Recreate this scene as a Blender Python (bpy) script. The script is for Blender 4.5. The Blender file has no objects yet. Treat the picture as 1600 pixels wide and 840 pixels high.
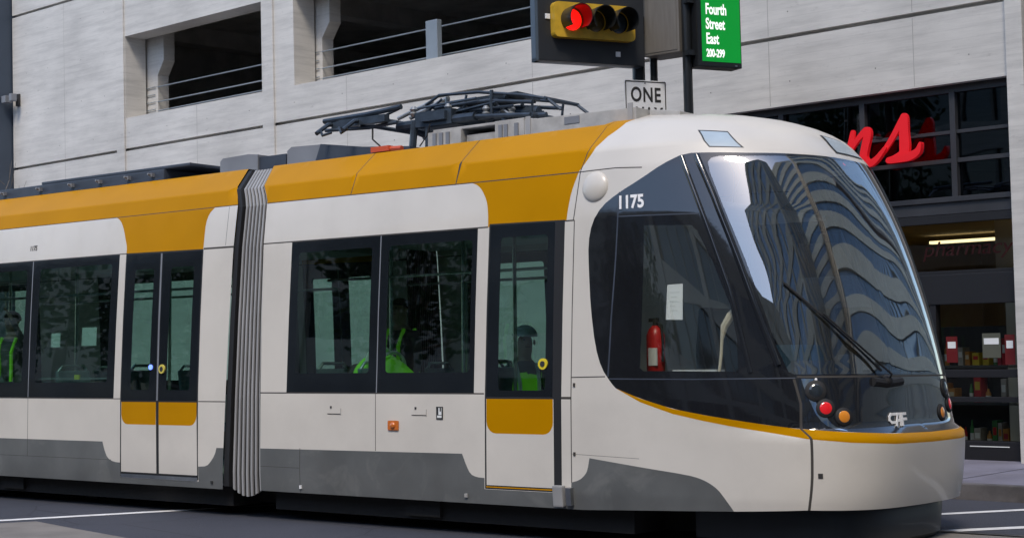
import bpy, bmesh, math, random
import numpy as np
from mathutils import Vector, Matrix
from mathutils.geometry import delaunay_2d_cdt
random.seed(7)
PI = math.pi
scn = bpy.context.scene
COL = scn.collection

# ------------------------------------------------------------------ camera
YAW, PITCH, ROLL = math.atan2(.624, .78), math.atan(107/2500.), -.024
fw = Vector((-math.sin(YAW)*math.cos(PITCH), math.cos(YAW)*math.cos(PITCH), math.sin(PITCH)))
rt = Vector((math.cos(YAW), math.sin(YAW), 0)); up = rt.cross(fw)
r2 = math.cos(ROLL)*rt + math.sin(ROLL)*up; u2 = -math.sin(ROLL)*rt + math.cos(ROLL)*up
cam_d = bpy.data.cameras.new('camera'); cam = bpy.data.objects.new('camera', cam_d); COL.objects.link(cam)
m = Matrix.Identity(4)
for i in range(3):
    m[i][0], m[i][1], m[i][2] = r2[i], u2[i], -fw[i]
m[0][3], m[1][3], m[2][3] = 0, -10.3, 1.66
cam.matrix_world = m
cam_d.sensor_width = 36; cam_d.lens = 56.25; cam_d.clip_start = .1; cam_d.clip_end = 2000
scn.camera = cam

# ------------------------------------------------------------------ world, sun, exposure
SUN_EL, SUN_AZ = 54, 152      # elevation, compass direction (deg from +Y towards +X) the light comes FROM
w = bpy.data.worlds.new('World'); scn.world = w; w.use_nodes = True
nt = w.node_tree; bg = nt.nodes['Background']
sky = nt.nodes.new('ShaderNodeTexSky'); sky.sky_type = 'NISHITA'; sky.sun_disc = False
sky.sun_elevation = math.radians(SUN_EL); sky.sun_rotation = math.radians(SUN_AZ)
sky.air_density = 1.0; sky.dust_density = 1.0; sky.ozone_density = 1.0
nt.links.new(sky.outputs[0], bg.inputs[0]); bg.inputs[1].default_value = .15
sd = bpy.data.lights.new('sun', 'SUN'); sd.energy = 1.25; sd.angle = math.radians(14); sd.color = (1, .90, .77)
so = bpy.data.objects.new('sun', sd); COL.objects.link(so)
az, el = math.radians(SUN_AZ), math.radians(SUN_EL)
sdir = Vector((math.sin(az)*math.cos(el), math.cos(az)*math.cos(el), math.sin(el)))
so.rotation_euler = (-sdir).to_track_quat('-Z', 'Y').to_euler()
scn.view_settings.view_transform = 'Standard'; scn.view_settings.look = 'None'
scn.view_settings.exposure = .9; scn.view_settings.gamma = 1
scn.render.engine = 'CYCLES'
scn.cycles.max_bounces = 10; scn.cycles.transparent_max_bounces = 16

# ------------------------------------------------------------------ materials
def base_mat(name):
    mt = bpy.data.materials.new(name); mt.use_nodes = True
    return mt, mt.node_tree, mt.node_tree.nodes['Principled BSDF']
def mat(name, col, rough=.5, metal=0, var=.08, scale=3., bump=0., bscale=30., emit=None, es=1., coat=0., spec=.5, dirt=0., stretch=(1,1,1)):
    mt, t, b = base_mat(name)
    tc = t.nodes.new('ShaderNodeTexCoord'); mp = t.nodes.new('ShaderNodeMapping'); mp.inputs['Scale'].default_value = stretch
    t.links.new(tc.outputs['Object'], mp.inputs[0])
    n = t.nodes.new('ShaderNodeTexNoise'); n.inputs['Scale'].default_value = scale; n.inputs['Detail'].default_value = 6
    t.links.new(mp.outputs[0], n.inputs['Vector'])
    r = t.nodes.new('ShaderNodeMapRange'); r.inputs[1].default_value = .3; r.inputs[2].default_value = .7
    r.inputs[3].default_value = 1-var; r.inputs[4].default_value = 1+var
    t.links.new(n.outputs['Fac'], r.inputs[0])
    mx = t.nodes.new('ShaderNodeMix'); mx.data_type = 'RGBA'; mx.blend_type = 'MULTIPLY'; mx.inputs[0].default_value = 1
    mx.inputs[6].default_value = (*col, 1)
    t.links.new(r.outputs[0], mx.inputs[7]); out = mx.outputs[2]
    if dirt:
        n2 = t.nodes.new('ShaderNodeTexNoise'); n2.inputs['Scale'].default_value = scale*.7; n2.inputs['Detail'].default_value = 8; n2.inputs['Roughness'].default_value = .7
        t.links.new(mp.outputs[0], n2.inputs['Vector'])
        r2_ = t.nodes.new('ShaderNodeMapRange'); r2_.inputs[1].default_value = .5; r2_.inputs[2].default_value = .75; r2_.inputs[3].default_value = 0; r2_.inputs[4].default_value = dirt
        t.links.new(n2.outputs['Fac'], r2_.inputs[0])
        m2 = t.nodes.new('ShaderNodeMix'); m2.data_type = 'RGBA'; m2.inputs[7].default_value = (.12, .10, .08, 1)
        t.links.new(r2_.outputs[0], m2.inputs[0]); t.links.new(out, m2.inputs[6]); out = m2.outputs[2]
    t.links.new(out, b.inputs['Base Color'])
    b.inputs['Roughness'].default_value = rough; b.inputs['Metallic'].default_value = metal
    b.inputs['Coat Weight'].default_value = coat; b.inputs['Coat Roughness'].default_value = .04
    b.inputs['Specular IOR Level'].default_value = spec
    if bump:
        n3 = t.nodes.new('ShaderNodeTexNoise'); n3.inputs['Scale'].default_value = bscale; n3.inputs['Detail'].default_value = 5
        t.links.new(mp.outputs[0], n3.inputs['Vector'])
        bp = t.nodes.new('ShaderNodeBump'); bp.inputs['Strength'].default_value = 1; bp.inputs['Distance'].default_value = bump
        t.links.new(n3.outputs['Fac'], bp.inputs['Height']); t.links.new(bp.outputs[0], b.inputs['Normal'])
    if emit:
        b.inputs['Emission Color'].default_value = (*emit, 1); b.inputs['Emission Strength'].default_value = es
    return mt
def glass(name, tint, ior=1.5, wave=0., wscale=1.5, gl=(1, 1, 1), smoke=None, stretch=(1,1,1)):
    mt = bpy.data.materials.new(name); mt.use_nodes = True; t = mt.node_tree
    t.nodes.remove(t.nodes['Principled BSDF']); o = t.nodes['Material Output']
    tr = t.nodes.new('ShaderNodeBsdfTransparent'); tr.inputs[0].default_value = (*tint, 1)
    g = t.nodes.new('ShaderNodeBsdfGlossy'); g.inputs['Roughness'].default_value = .015; g.inputs[0].default_value = (*gl, 1)
    # Schlick reflectance, the same from both sides of the pane
    f = t.nodes.new('ShaderNodeLayerWeight'); f.inputs[0].default_value = .5
    f0 = ((ior-1)/(ior+1))**2
    pw = t.nodes.new('ShaderNodeMath'); pw.operation = 'POWER'; pw.inputs[1].default_value = 5; t.links.new(f.outputs['Facing'], pw.inputs[0])
    ma = t.nodes.new('ShaderNodeMath'); ma.operation = 'MULTIPLY_ADD'; ma.inputs[1].default_value = 1-f0; ma.inputs[2].default_value = f0; t.links.new(pw.outputs[0], ma.inputs[0])
    mx = t.nodes.new('ShaderNodeMixShader')
    t.links.new(ma.outputs[0], mx.inputs[0]); t.links.new(tr.outputs[0], mx.inputs[1]); t.links.new(g.outputs[0], mx.inputs[2])
    if wave:
        tc = t.nodes.new('ShaderNodeTexCoord'); mp = t.nodes.new('ShaderNodeMapping'); mp.inputs['Scale'].default_value = stretch
        t.links.new(tc.outputs['Object'], mp.inputs[0])
        n = t.nodes.new('ShaderNodeTexNoise'); n.inputs['Scale'].default_value = wscale; n.inputs['Detail'].default_value = 1.0
        t.links.new(mp.outputs[0], n.inputs['Vector'])
        bp = t.nodes.new('ShaderNodeBump'); bp.inputs['Distance'].default_value = wave; bp.inputs['Strength'].default_value = 1
        t.links.new(n.outputs['Fac'], bp.inputs['Height'])
        t.links.new(bp.outputs[0], g.inputs['Normal']); t.links.new(bp.outputs[0], f.inputs['Normal'])
    t.links.new(mx.outputs[0], o.inputs[0])
    return mt
M = {}
M['white'] = mat('body_white', (.645, .61, .55), .32, var=.06, scale=1.2, coat=.35, bump=.0009, bscale=2.2, dirt=.10)
M['yellow'] = mat('body_yellow', (.48, .22, .0), .42, var=.06, scale=1.5, coat=.0, spec=.12, bump=.0006, bscale=2.5)
M['yellow'].node_tree.nodes['Principled BSDF'].inputs['Specular Tint'].default_value = (1, .62, .08, 1)
M['skirt'] = mat('skirt_grey', (.115, .12, .118), .45, var=.18, scale=2.2, coat=.15, dirt=.15)
_t = M['skirt'].node_tree; _b = _t.nodes['Principled BSDF']; _old = _b.inputs['Base Color'].links[0].from_socket
_n = _t.nodes.new('ShaderNodeTexNoise'); _n.inputs['Scale'].default_value = 1.7; _n.inputs['Detail'].default_value = 7; _n.inputs['Roughness'].default_value = .6; _n.inputs['Distortion'].default_value = 1.2
_tc = _t.nodes.new('ShaderNodeTexCoord'); _t.links.new(_tc.outputs['Object'], _n.inputs['Vector'])
_r = _t.nodes.new('ShaderNodeMapRange'); _r.inputs[1].default_value = .56; _r.inputs[2].default_value = .68; _r.inputs[3].default_value = 0; _r.inputs[4].default_value = .2; _t.links.new(_n.outputs['Fac'], _r.inputs[0])
_m = _t.nodes.new('ShaderNodeMix'); _m.data_type = 'RGBA'; _m.inputs[7].default_value = (.30, .30, .28, 1); _t.links.new(_r.outputs[0], _m.inputs[0]); _t.links.new(_old, _m.inputs[6]); _t.links.new(_m.outputs[2], _b.inputs['Base Color'])
M['black'] = mat('gloss_black', (.012, .013, .016), .06, var=.1, coat=1., bump=.004, bscale=1.8)
M['frame'] = mat('window_border_black', (.011, .014, .018), .08, var=.1, bump=.0015, bscale=1.5)
M['rubber'] = mat('rubber', (.012, .012, .013), .7)
M['seam'] = mat('seam', (.05, .045, .04), .8)
M['chassis'] = mat('chassis', (.014, .013, .012), .9, bump=.01, bscale=8)
M['coupler'] = mat('fairing_black', (.025, .028, .032), .45, coat=.1)
M['metal'] = mat('brushed_metal', (.45, .46, .47), .35, 1, var=.2, scale=8)
M['chrome'] = mat('chrome', (.7, .75, .8), .08, 1, var=.02)
M['roofgrey'] = mat('roof_shroud', (.40, .39, .37), .6, var=.25, scale=5, dirt=.35)
M['slate'] = mat('roof_slate', (.045, .055, .075), .45, var=.2, scale=4)
M['slatelight'] = mat('roof_side', (.2, .21, .23), .5, var=.1)
M['panto'] = mat('pantograph_steel', (.045, .06, .08), .35, .3, var=.3, scale=9)
M['pantolight'] = mat('pantograph_arm', (.33, .34, .34), .35, .5, var=.3, scale=9)
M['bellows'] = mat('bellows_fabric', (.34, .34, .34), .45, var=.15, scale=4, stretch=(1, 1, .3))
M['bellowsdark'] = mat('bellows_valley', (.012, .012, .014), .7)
M['red'] = mat('red_lens', (.65, .012, .015), .15, coat=1, emit=(.8, .01, .02), es=.12)
M['amber'] = mat('amber_lens', (.75, .26, .02), .15, coat=1)
M['marker'] = mat('marker_lens', (.62, .16, .02), .2, coat=1)
M['lens'] = mat('clear_lens', (.02, .025, .03), .03, coat=1)
M['logo'] = mat('logo_white', (.88, .88, .88), .4)
M['ink'] = mat('ink', (.03, .03, .03), .6)
M['int_wall'] = mat('interior_panel', (.62, .64, .62), .6)
M['int_dark'] = mat('interior_dark', (.05, .055, .06), .7)
M['int_floor'] = mat('saloon_flooring', (.42, .43, .42), .6, dirt=.1)
M['seat'] = mat('seat_fabric', (.16, .22, .25), .8, var=.2, scale=20)
M['pole'] = mat('grab_pole', (.55, .6, .6), .25, .8)
M['glass'] = glass('saloon_glass', (.40, .57, .51), 2.1, .004, 1.2, stretch=(1, 1, .5))
M['cabglass'] = glass('cab_glass', (.95, .98, .95), 2.9, .002, 1.2)
M['wsglass'] = glass('windshield_glass', (.92, .94, .90), 3.3, .022, 1.15, stretch=(1, 1.0, .9))
M['paper'] = mat('paper', (.75, .77, .76), .8, var=.03)
M['cream'] = mat('cream_plastic', (.62, .56, .42), .4)

# ------------------------------------------------------------------ object helpers
def link(name, me, parent=None, mt=None, smooth=False):
    o = bpy.data.objects.new(name, me); COL.objects.link(o)
    if parent: o.parent = parent
    if mt is not None: me.materials.append(mt)
    if smooth:
        for p in me.polygons: p.use_smooth = True
    return o
def empty(name, label, cat, loc=(0, 0, 0), rot=(0, 0, 0), group=None):
    o = bpy.data.objects.new(name, None); COL.objects.link(o); o.location = loc; o.rotation_euler = rot
    o.empty_display_size = .2
    tag(o, label, cat, group); return o
def tag(o, label=None, cat=None, group=None, kind=None):
    if label: o['label'] = label
    if cat: o['category'] = cat
    if group: o['group'] = group
    if kind: o['kind'] = kind
    return o
class MB:
    """mesh builder: collects boxes, tubes, lathes, prisms"""
    def __init__(s): s.v = []; s.f = []
    def box(s, a, b):
        x0, y0, z0 = [min(p, q) for p, q in zip(a, b)]; x1, y1, z1 = [max(p, q) for p, q in zip(a, b)]
        n = len(s.v)
        s.v += [(x0,y0,z0),(x1,y0,z0),(x1,y1,z0),(x0,y1,z0),(x0,y0,z1),(x1,y0,z1),(x1,y1,z1),(x0,y1,z1)]
        s.f += [tuple(n+i for i in q) for q in [(0,3,2,1),(4,5,6,7),(0,1,5,4),(1,2,6,5),(2,3,7,6),(3,0,4,7)]]
        return s
    def tube(s, pts, r, n=8, r1=None, cap=True):
        pts = [Vector(p) for p in pts]; k = len(pts)
        rings = []
        prev = None
        for i, p in enumerate(pts):
            d = (pts[min(i+1, k-1)]-pts[max(i-1, 0)]).normalized()
            if prev is None:
                a = d.orthogonal().normalized()
            else:
                a = (prev - d*prev.dot(d)).normalized()
            prev = a; b = d.cross(a)
            rr = r if r1 is None else r+(r1-r)*i/(k-1)
            if isinstance(r, (list, tuple)): rr = r[i]
            base = len(s.v)
            for j in range(n):
                t = 2*PI*j/n; s.v.append(tuple(p+a*(math.cos(t)*rr)+b*(math.sin(t)*rr)))
            rings.append(base)
        for i in range(k-1):
            for j in range(n):
                s.f.append((rings[i]+j, rings[i]+(j+1) % n, rings[i+1]+(j+1) % n, rings[i+1]+j))
        if cap:
            s.f.append(tuple(rings[0]+j for j in range(n))[::-1]); s.f.append(tuple(rings[-1]+j for j in range(n)))
        return s
    def prism(s, poly, org, ux, uy, un, h):
        """polygon (list of 2d) extruded h along un"""
        org, ux, uy, un = Vector(org), Vector(ux), Vector(uy), Vector(un); n = len(s.v); k = len(poly)
        for d in (0, h):
            for a, b in poly: s.v.append(tuple(org+ux*a+uy*b+un*d))
        s.f.append(tuple(n+i for i in range(k))[::-1]); s.f.append(tuple(n+k+i for i in range(k)))
        for i in range(k): s.f.append((n+i, n+(i+1) % k, n+k+(i+1) % k, n+k+i))
        return s
    def dome(s, org, ax, r, h, n=16, m=5):
        """spherical-ish cap of radius r and height h on axis ax"""
        org, ax = Vector(org), Vector(ax).normalized(); a = ax.orthogonal().normalized(); b = ax.cross(a)
        rings = []
        for i in range(m):
            t = i/m*PI/2; base = len(s.v); rings.append(base)
            for j in range(n):
                q = 2*PI*j/n; s.v.append(tuple(org+(a*math.cos(q)+b*math.sin(q))*(r*math.cos(t))+ax*(h*math.sin(t))))
        for i in range(m-1):
            for j in range(n): s.f.append((rings[i]+j, rings[i]+(j+1) % n, rings[i+1]+(j+1) % n, rings[i+1]+j))
        s.v.append(tuple(org+ax*h)); c = len(s.v)-1
        for j in range(n): s.f.append((rings[-1]+j, rings[-1]+(j+1) % n, c))
        return s
    def quad(s, a, b, c, d):
        n = len(s.v); s.v += [tuple(a), tuple(b), tuple(c), tuple(d)]; s.f.append((n, n+1, n+2, n+3)); return s
    def build(s, name, mt, parent=None, smooth=False, off=(0, 0, 0), bevel=0):
        me = bpy.data.meshes.new(name)
        me.from_pydata([(x-off[0], y-off[1], z-off[2]) for x, y, z in s.v], [], s.f); me.validate(); me.update()
        bm = bmesh.new(); bm.from_mesh(me); bmesh.ops.recalc_face_normals(bm, faces=bm.faces)
        if bevel:
            bmesh.ops.bevel(bm, geom=[e for e in bm.edges if len(e.link_faces) == 2 and e.calc_face_angle(0) > .5], offset=bevel, segments=2, affect='EDGES', profile=.7)
        bm.to_mesh(me); bm.free()
        o = link(name, me, parent, mt)
        if smooth:
            for p in me.polygons: p.use_smooth = True
            try: me.set_sharp_from_angle(angle=math.radians(40))
            except Exception: pass
        return o
def text_mesh(body, size=1., ext=.002, sx=1., shear=0, bold=0., spacing=1., line=1., align='LEFT'):
    cu = bpy.data.curves.new('t', 'FONT'); cu.body = body; cu.size = size; cu.extrude = ext; cu.shear = shear
    cu.offset = bold; cu.space_character = spacing; cu.space_line = line; cu.resolution_u = 4; cu.align_x = align
    ob = bpy.data.objects.new('t', cu); COL.objects.link(ob); bpy.context.view_layer.update()
    me = bpy.data.meshes.new_from_object(ob.evaluated_get(bpy.context.evaluated_depsgraph_get()))
    for v in me.vertices: v.co.x *= sx
    bpy.data.objects.remove(ob); bpy.data.curves.remove(cu)
    me.materials.clear()
    return me
def place_mesh(me, org, ux, uy):
    ux = Vector(ux).normalized(); un = ux.cross(Vector(uy)).normalized(); uy = un.cross(ux)
    mm = Matrix.Identity(4)
    for i in range(3): mm[i][0], mm[i][1], mm[i][2], mm[i][3] = ux[i], uy[i], un[i], org[i]
    me.transform(mm); return me

# ------------------------------------------------------------------ GROUND
def asphalt():
    mt, t, b = base_mat('asphalt')
    tc = t.nodes.new('ShaderNodeTexCoord')
    n1 = t.nodes.new('ShaderNodeTexNoise'); n1.inputs['Scale'].default_value = .35; n1.inputs['Detail'].default_value = 8
    n2 = t.nodes.new('ShaderNodeTexNoise'); n2.inputs['Scale'].default_value = 60; n2.inputs['Detail'].default_value = 3
    v = t.nodes.new('ShaderNodeTexVoronoi'); v.feature = 'DISTANCE_TO_EDGE'; v.inputs['Scale'].default_value = .45
    cr = t.nodes.new('ShaderNodeValToRGB'); cr.color_ramp.elements[0].color = (.027, .030, .042, 1); cr.color_ramp.elements[1].color = (.062, .066, .086, 1)
    cr.color_ramp.elements[0].position = .3; cr.color_ramp.elements[1].position = .7
    for n in (n1, n2, v): t.links.new(tc.outputs['Object'], n.inputs['Vector'])
    ad = t.nodes.new('ShaderNodeMix'); ad.data_type = 'FLOAT'; ad.inputs[0].default_value = .35
    t.links.new(n1.outputs['Fac'], ad.inputs[2]); t.links.new(n2.outputs['Fac'], ad.inputs[3]); t.links.new(ad.outputs[0], cr.inputs[0])
    ck = t.nodes.new('ShaderNodeMapRange'); ck.inputs[1].default_value = 0; ck.inputs[2].default_value = .006; ck.inputs[3].default_value = .5; ck.inputs[4].default_value = 1
    t.links.new(v.outputs['Distance'], ck.inputs[0])
    mx = t.nodes.new('ShaderNodeMix'); mx.data_type = 'RGBA'; mx.blend_type = 'MULTIPLY'; mx.inputs[0].default_value = 1
    t.links.new(cr.outputs[0], mx.inputs[6]); t.links.new(ck.outputs[0], mx.inputs[7]); t.links.new(mx.outputs[2], b.inputs['Base Color'])
    b.inputs['Roughness'].default_value = .75
    bp = t.nodes.new('ShaderNodeBump'); bp.inputs['Distance'].default_value = .006; t.links.new(n2.outputs['Fac'], bp.inputs['Height']); t.links.new(bp.outputs[0], b.inputs['Normal'])
    return mt
M['asphalt'] = asphalt()
M['walk'] = mat('sidewalk_concrete', (.185, .18, .23), .8, var=.18, scale=2, bump=.003, bscale=25, dirt=.25)
M['kerb'] = mat('kerb_stone', (.10, .095, .10), .8, var=.3, scale=5, bump=.004, bscale=20, dirt=.4)
M['paint'] = mat('road_paint', (.74, .74, .74), .6, var=.12, scale=9, dirt=.15)
M['concpad'] = mat('road_concrete', (.19, .175, .16), .8, var=.15, scale=2.5, bump=.003, bscale=25, dirt=.2)
M['rail'] = mat('rail_steel', (.25, .25, .26), .35, .9, var=.2, scale=6)
M['groove'] = mat('rail_groove', (.01, .01, .01), .9)
def flat(name, pts, z, mt, kind='structure'):
    me = bpy.data.meshes.new(name); me.from_pydata([(x, y, z) for x, y in pts], [], [tuple(range(len(pts)))]); me.update()
    if me.polygons[0].normal.z < 0: me.flip_normals()
    return tag(link(name, me, None, mt), kind=kind)
flat('ground', [(-600, -600), (600, -600), (600, 600), (-600, 600)], -.02, M['asphalt'])
flat('road', [(-120, -15), (60, -15), (60, 5.6), (-120, 5.6)], 0, M['asphalt'])
flat('cross_street_road', [(-4, 5.6), (10, 5.6), (10, 160), (-4, 160)], 0, M['asphalt'])
def fY(x, base=4.45): return base - .075*(x+6)
mb = MB(); x0, x1 = -60, -4.2
mb.v += [(x0, fY(x0)+.15, -.01), (x1, fY(x1)+.15, -.01), (x1, fY(x1)+3.9, -.01), (x0, fY(x0)+3.9, -.01)]
mb.v += [(x, y, .145) for x, y, z in mb.v[:4]]
mb.f += [(0,3,2,1),(4,5,6,7),(0,1,5,4),(1,2,6,5),(2,3,7,6),(3,0,4,7)]
sw = mb.build('sidewalk', M['walk']); tag(sw, kind='structure')
mb = MB()
mb.v += [(x0, fY(x0), -.01), (x1, fY(x1), -.01), (x1, fY(x1)+.148, -.01), (x0, fY(x0)+.148, -.01)]
mb.v += [(x, y+(.015 if i < 2 else 0), .15) for i, (x, y, z) in enumerate(mb.v[:4])]
mb.f += [(0,3,2,1),(4,5,6,7),(0,1,5,4),(1,2,6,5),(2,3,7,6),(3,0,4,7)]
tag(mb.build('kerb', M['kerb'], bevel=.012), kind='structure')
mb = MB()       # sidewalk joints
for k in range(30):
    x = -45+1.6*k
    mb.v += [(x, fY(x)+.16, .1475), (x+.012, fY(x)+.16, .1475), (x+.30, fY(x)+3.2, .1475), (x+.288, fY(x)+3.2, .1475)]; n = len(mb.v)-4; mb.f.append((n, n+1, n+2, n+3))
tag(mb.build('sidewalk_joints', M['groove']), kind='structure')
def strip(name, a, b, wd, mt, z=.004):
    a, b = Vector(a), Vector(b); d = (b-a).normalized(); p = Vector((-d.y, d.x))*wd/2
    return flat(name, [tuple(a-p), tuple(b-p), tuple(b+p), tuple(a+p)], z, mt)
strip('crosswalk_line', (-14.7, -2.75), (-12.0, 1.5), .14, M['paint'])
strip('crosswalk_line', (-7.2, 1.75), (-5.05, 4.42), .12, M['paint'])
strip('crosswalk_line', (-6.3, 1.2), (-3.6, 4.25), .14, M['paint'])
flat('crosswalk_concrete', [(-13.95, -2.0), (-13.3, -1.1), (-12.6, -1.26), (-11.43, -1.5), (-9.0, -2.0), (-10.5, -5), (-16, -5)], .006, M['concpad'])
flat('track_slab', [(-60, .53), (30, .53), (30, 2.12), (-60, 2.12)], .003, M['concpad'])
for y in (.607, 2.043):
    flat('rail', [(-60, y-.035), (30, y-.035), (30, y+.035), (-60, y+.035)], .012, M['rail'])
    flat('rail_groove', [(-60, y+.038), (30, y+.038), (30, y+.085), (-60, y+.085)], .0065, M['groove'])

# ------------------------------------------------------------------ STREETCAR BODY SURFACE
A_TILT = -.026
ORG = Vector((-11.0, 1.325, 0))
MT_ = Matrix.Rotation(A_TILT, 4, 'X')
tram = empty('streetcar', 'long white and yellow streetcar with black glass nose and folded pantograph standing in the street', 'streetcar', tuple(MT_ @ ORG), (A_TILT, 0, 0))
XS = -7.65; K = 3.0; TIPG = XS+K
INS = [(.2,.02),(.4,0),(1.15,0),(1.9,.03),(2.6,.07),(3.0,.12),(3.18,.17),(3.42,.45),(3.53,.8),(3.58,1.3)]
TIP = [(.2,-5.36),(.35,-5.28),(.6,-5.23),(.87,-5.21),(.91,-5.25),(.95,-5.305),(1.1,-5.322),(1.33,-5.345),(2.2,-5.54),(3.05,-5.87),(3.15,-5.95),(3.25,-6.04),(3.35,-6.22),(3.45,-6.55),(3.53,-7.1),(3.58,-7.6)]
NN = [(.3,4.2),(1.0,4.0),(1.4,3.6),(3.0,2.7),(3.58,2.2)]
def lerp(tab, z): return float(np.interp(z, [a for a, b in tab], [b for a, b in tab]))
def hermite(tab, z):
    xs = [a for a, b in tab]; ys = [b for a, b in tab]
    if z <= xs[0]: return ys[0]
    if z >= xs[-1]: return ys[-1]
    i = max(k for k in range(len(xs)) if xs[k] <= z)
    def sl(k):
        if k == 0: return (ys[1]-ys[0])/(xs[1]-xs[0])
        if k == len(xs)-1: return (ys[-1]-ys[-2])/(xs[-1]-xs[-2])
        a = (ys[k]-ys[k-1])/(xs[k]-xs[k-1]); b = (ys[k+1]-ys[k])/(xs[k+1]-xs[k])
        return 0 if a*b <= 0 else 2*a*b/(a+b)
    h = xs[i+1]-xs[i]; t = (z-xs[i])/h
    return ((2*t**3-3*t*t+1)*ys[i]+(t**3-2*t*t+t)*h*sl(i)+(-2*t**3+3*t*t)*ys[i+1]+(t**3-t*t)*h*sl(i+1))
def S(g, z, off=0.):
    i = lerp(INS, z); wd = 1.325-i
    if g <= XS: P = Vector((g, i, z))
    else:
        t = (g-XS)/K; L = hermite(TIP, z)-XS; n = lerp(NN, z)
        c = math.sin(t*PI/2); s = math.cos(t*PI/2); sg = 1 if s >= 0 else -1; s = abs(s)
        r = (max(c, 0)**n+s**n)**(-1/n)
        P = Vector((XS+L*c*r, 1.325-sg*wd*s*r, z))
    return P + Nrm(g, z)*off if off else P
def Nrm(g, z, h=.012):
    if g <= XS:
        a = (lerp(INS, z+h)-lerp(INS, z-h))/(2*h); return Vector((0, -1, -a*-1)).normalized() if False else Vector((0, -1, a)).normalized()
    dg = S(min(g+h, XS+2*K), z)-S(g-h, z); dz = S(g, min(z+h, 3.5799))-S(g, z-h)
    n = dg.cross(dz)
    return n.normalized() if n.length > 1e-9 else Vector((0, -1, 0))
def chaikin(p, it=2, closed=False):
    for _ in range(it):
        q = [] if closed else [p[0]]
        n = len(p)
        for i in range(n if closed else n-1):
            a, b = p[i], p[(i+1) % n]
            q += [(a[0]*.75+b[0]*.25, a[1]*.75+b[1]*.25), (a[0]*.25+b[0]*.75, a[1]*.25+b[1]*.75)]
        if not closed: q.append(p[-1])
        p = q
    return p
def rrect(x0, z0, x1, z1, r=.05, n=3, corners='abcd'):
    out = []
    for key, cx, cz, a0 in (('a', x0+r, z0+r, 180), ('b', x1-r, z0+r, 270), ('c', x1-r, z1-r, 0), ('d', x0+r, z1-r, 90)):
        if key in corners:
            for k in range(n+1):
                a = math.radians(a0+90*k/n); out.append((cx+r*math.cos(a), cz+r*math.sin(a)))
        else:
            out.append({'a': (x0, z0), 'b': (x1, z0), 'c': (x1, z1), 'd': (x0, z1)}[key])
    return out
def line(pts, wd=.007):
    """thin polygon around an open polyline in (g,z)"""
    L, R = [], []
    for i, p in enumerate(pts):
        a = pts[max(i-1, 0)]; b = pts[min(i+1, len(pts)-1)]
        dx, dz = b[0]-a[0], b[1]-a[1]; l = math.hypot(dx, dz) or 1
        nx, nz = -dz/l*wd/2, dx/l*wd/2
        L.append((p[0]+nx, p[1]+nz)); R.append((p[0]-nx, p[1]-nz))
    return L+R[::-1]
def inside(poly, x, y):
    c = False; n = len(poly); j = n-1
    for i in range(n):
        xi, yi = poly[i]; xj, yj = poly[j]
        if (yi > y) != (yj > y) and x < (xj-xi)*(y-yi)/(yj-yi)+xi: c = not c
        j = i
    return c
def subdiv(poly, nose=.06, side=.25):
    out = []
    for i in range(len(poly)):
        a, b = poly[i], poly[(i+1) % len(poly)]
        l = math.hypot(b[0]-a[0], b[1]-a[1]); mx = nose if max(a[0], b[0]) > XS else side
        k = max(1, int(math.ceil(l/mx)))
        for j in range(k): out.append((a[0]+(b[0]-a[0])*j/k, a[1]+(b[1]-a[1])*j/k))
    return out
def partition(domain, layers, grid):
    """plane (g,z) subdivision: list of (region, polygon), last one containing a triangle wins"""
    V, E = [], []
    for poly in [domain]+[p for _, p in layers]:
        p = subdiv(poly); n = len(V); V += p; E += [(n+i, n+(i+1) % len(p)) for i in range(len(p))]
    V += [q for q in grid if inside(domain, *q)]
    r = delaunay_2d_cdt([Vector(v) for v in V], E, [], 0, 2e-4)
    vs, fs = r[0], r[2]
    boxes = [(min(q[0] for q in p), max(q[0] for q in p), min(q[1] for q in p), max(q[1] for q in p)) for _, p in layers]
    regs = {}
    for f in fs:
        cx = sum(vs[i].x for i in f)/3; cy = sum(vs[i].y for i in f)/3
        if not inside(domain, cx, cy): continue
        name = 'body'
        for (nm, p), bb in zip(layers[::-1], boxes[::-1]):
            if bb[0] <= cx <= bb[1] and bb[2] <= cy <= bb[3] and inside(p, cx, cy): name = nm; break
        regs.setdefault(name, []).append(f)
    return vs, regs
def surf_mesh(name, vs, faces, mt, parent, off=0., sides=('near',), label=None):
    """build a region on the body surface, near side and / or mirrored far side"""
    ids = {}; co = []; no = []; F = []
    for f in faces:
        for i in f:
            if i not in ids:
                ids[i] = len(co); g, z = vs[i].x, vs[i].y
                g = min(g, TIPG)
                nr = Nrm(min(g, TIPG-1e-4), z); co.append(S(g, z)+nr*off); no.append(nr)
        t = [ids[i] for i in f]
        if (co[t[1]]-co[t[0]]).cross(co[t[2]]-co[t[0]]).dot(no[t[0]]) < 0: t = t[::-1]
        F.append(tuple(t))
    C, Nn, FF = [], [], []
    for sd_ in sides:
        b = len(C)
        for p, n in zip(co, no):
            if sd_ == 'near': C.append(p); Nn.append(n)
            else: C.append(Vector((p.x, 2.65-p.y, p.z))); Nn.append(Vector((n.x, -n.y, n.z)))
        for t in F: FF.append(tuple(b+i for i in (t if sd_ == 'near' else t[::-1])))
    me = bpy.data.meshes.new(name); me.from_pydata([tuple(c-ORG) for c in C], [], FF); me.update()
    for p in me.polygons: p.use_smooth = True
    try: me.normals_split_custom_set_from_vertices([tuple(n) for n in Nn])
    except Exception as ex: print('normals', ex)
    o = link(name, me, parent, mt)
    if label: o['label'] = label
    return o

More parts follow.
